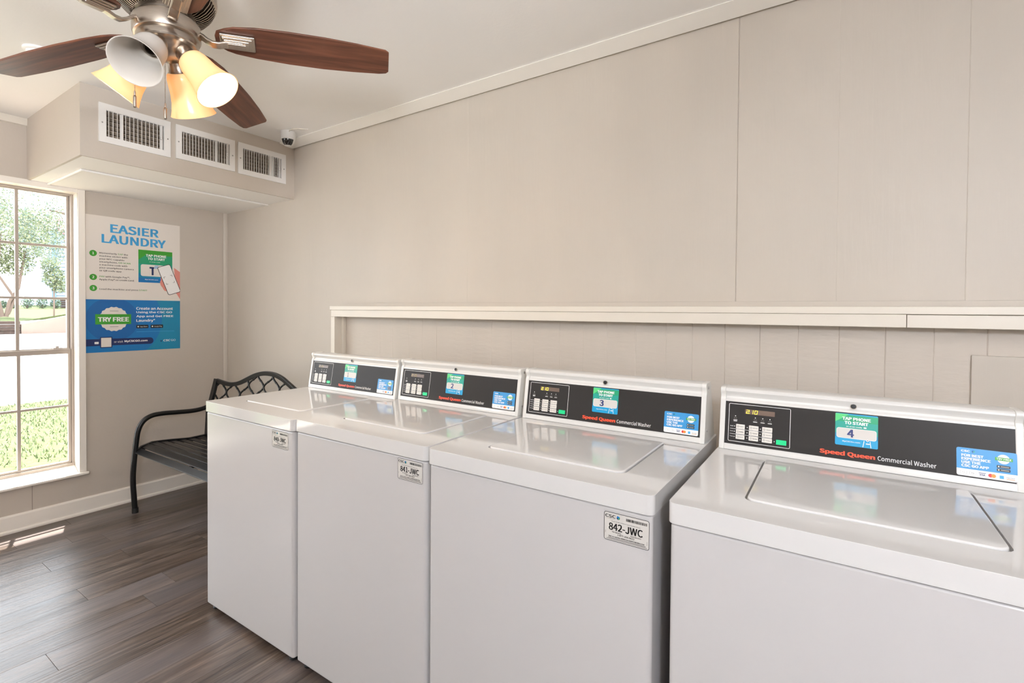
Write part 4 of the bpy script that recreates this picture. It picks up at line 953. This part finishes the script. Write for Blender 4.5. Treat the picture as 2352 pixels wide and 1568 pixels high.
# building
BD = thing('apartment_building', 'pale blue sided house behind the trees', 'building', (-32.5, .45, 0))
b = MB(); z = 1.0
while z < 5.6:
    b.add([(0, 6.55, z), (0, 12.5, z), (.06, 12.5, z + .001), (.06, 6.55, z + .001), (0, 6.55, z + .2), (0, 12.5, z + .2)], [(0, 1, 2, 3), (3, 2, 5, 4)]); z += .2
b.box((-6, 6.55, 1.0), (-.02, 12.5, 5.6)); b.build('siding', siding_m, BD, smooth='flat')
b = MB(); b.box((-.1, 6.38, .9), (.09, 6.56, 5.65)); b.build('corner_board', bluetrim, BD)
b = MB(); b.box((-6.5, 6.0, 5.6), (.5, 13, 5.72)); b.add([(.5, 6, 5.72), (.5, 13, 5.72), (-3, 13, 7.2), (-3, 6, 7.2), (-6.5, 6, 5.72), (-6.5, 13, 5.72)], [(0, 1, 2, 3), (3, 2, 5, 4)]); b.build('roof', roofm, BD, smooth='flat')
b = MB(); b.box((0, 9.7, 1), (.1, 9.9, 5.6)); b.build('pink_trim', mat('tan_post', '#d9b8a6', .7), BD)
# trees & shrubs
def leaves(mb, c, r, n, size, nm, rz=None):
    for i in range(n):
        while True:
            p = Vector((random.uniform(-1, 1), random.uniform(-1, 1), random.uniform(-1, 1)))
            if .25 < p.length < 1: break
        p = Vector((c[0] + p.x * r, c[1] + p.y * r, c[2] + p.z * (rz or r))); s_ = size * random.uniform(.6, 1.3)
        u = Vector((random.gauss(0, 1), random.gauss(0, 1), random.gauss(0, 1))).normalized(); v = u.cross(Vector((random.gauss(0, 1), random.gauss(0, 1), random.gauss(0, 1)))).normalized()
        mb.add([p - u * s_, p + v * s_ * .5, p + u * s_, p - v * s_ * .5], [(0, 1, 2, 3)], random.randrange(nm))
def tree(loc, clumps, trunk, label, mats, size=.09, dens=1.0, group=None):
    T = thing('tree', label, 'tree', loc, group)
    b = MB()
    for c, r, n in clumps: leaves(b, c, r, int(n * dens), size, len(mats))
    b.build('crown', mats, T, smooth='flat')
    b = MB()
    for path, r in trunk: b.tube(path, r, 8)
    b.build('trunk', bark_m, T, smooth=True, angle=60)
random.seed(31)
# multi-stem tree left (behind left panes)
zg = 1.2
tree((-22.5, 3.35, .95), [((-.3, -.9, 2.3), .95, 900), ((-.2, .1, 2.1), .55, 420), ((0, -.3, 3.4), .9, 900), ((.1, .7, 3.55), .75, 620), ((-.1, -.9, 4.0), .9, 700), ((0, .35, 2.7), .5, 320), ((0, -1.8, 3.0), 1.0, 700)],
     [([(0, -.35, 0), (0, -.45, .6), (0, -.85, 1.2), (0, -1.1, 2.2)], [.07, .06, .05, .03]), ([(0, -.25, 0), (0, -.15, .6), (0, .1, 1.1), (0, .3, 2.6)], [.07, .06, .05, .03]), ([(0, -.2, .1), (0, .0, .7), (.2, -.5, 1.6), (.2, -.4, 3.2)], [.06, .05, .04, .02])],
     'multi-stemmed leafy tree on the bank seen through the left panes', [leafm, leaf2, leaf2], .05, dens=2.6)
# young tree in the middle
tree((-21.3, 4.19, .98), [((0, 0, 1.5), .38, 420), ((0, .15, 1.15), .28, 220), ((0, -.1, 2.0), .32, 260)], [([(0, 0, 0), (0, 0, .8), (0, .02, 1.8)], [.03, .025, .015])],
     'small young yellow-green tree in front of the pale house', [leaf2, leafm], .045, dens=2)
# big overhanging tree, nearer, top right
tree((-13.5, 4.6, -.0), [((0, -2.6, 3.2), .55, 420), ((.1, -2.0, 3.75), .6, 520), ((0, -2.9, 3.9), .7, 520), ((.1, -2.35, 2.75), .32, 170), ((.2, -3.2, 3.5), .5, 300), ((0, -1.55, 3.3), .3, 110), ((0, -1.9, 3.1), .25, 90), ((0, -3.7, 4.2), .7, 400)],
     [([(0, 0, 0), (0, -.1, 1.6), (0, -.5, 2.8), (0, -1.2, 3.7), (0, -2.4, 3.9)], [.14, .12, .1, .06, .03])], 'large tree with pink blossoms hanging over the upper panes', [leaf3, leafm, leaf2], .027, dens=3.4)
bt = [o for o in S.objects if o.get('label', '').startswith('large tree with pink')][0]
b = MB(); leaves(b, (.1, -2.1, 3.5), .24, 60, .035, 1); leaves(b, (.1, -1.95, 3.15), .2, 40, .035, 1); b.build('blossoms', pinkl, bt, smooth='flat')
for y, x, r, h, lb in ((4.46, -30, .13, .20, 'small shrub furthest left on the bank'), (4.80, -30, .17, .22, 'low shrub second from the left on the bank'), (5.30, -30, .27, .28, 'widest shrub on the bank, below the young tree'), (5.86, -30, .24, .29, 'rounded shrub on the bank in front of the house corner'), (6.38, -30, .23, .28, 'rounded shrub on the bank beside the timber stack')):
    t = thing('shrub', lb, 'shrub', (x, y, 1.27), 'rounded shrubs on the bank')
    b = MB(); leaves(b, (0, 0, h), r, 420, .045, 2, h); b.build('foliage', [leafm, leaf3], t, smooth='flat')
    b = MB()
    for q in range(3): b.tube([(0, 0, -.12), (.03 * (q - 1), .04 * (q - 1), h * .8)], .015, 6)
    b.build('stem', bark_m, t)
TS = thing('timber_stack', 'low stack of brown timbers on the bank at the right pane', 'timber stack', (-30.2, 6.72, 1.2))
for i in range(5):
    b = MB(); b.box((-.3, -.02 * i, i * .11), (.0, 1.3, i * .11 + .10)); b.build('timber', timber_m, TS, bevel=.008)
# unseen roof eave above the window, sized and cut short to shape the sun
b = MB(); b.box((-.70, -1.2, 2.55), (-.10, .6, 2.66)); struct(b.build('roof_eave', trimp), 'unseen roof overhang outside, sized to limit the sun at the window', 'eave')
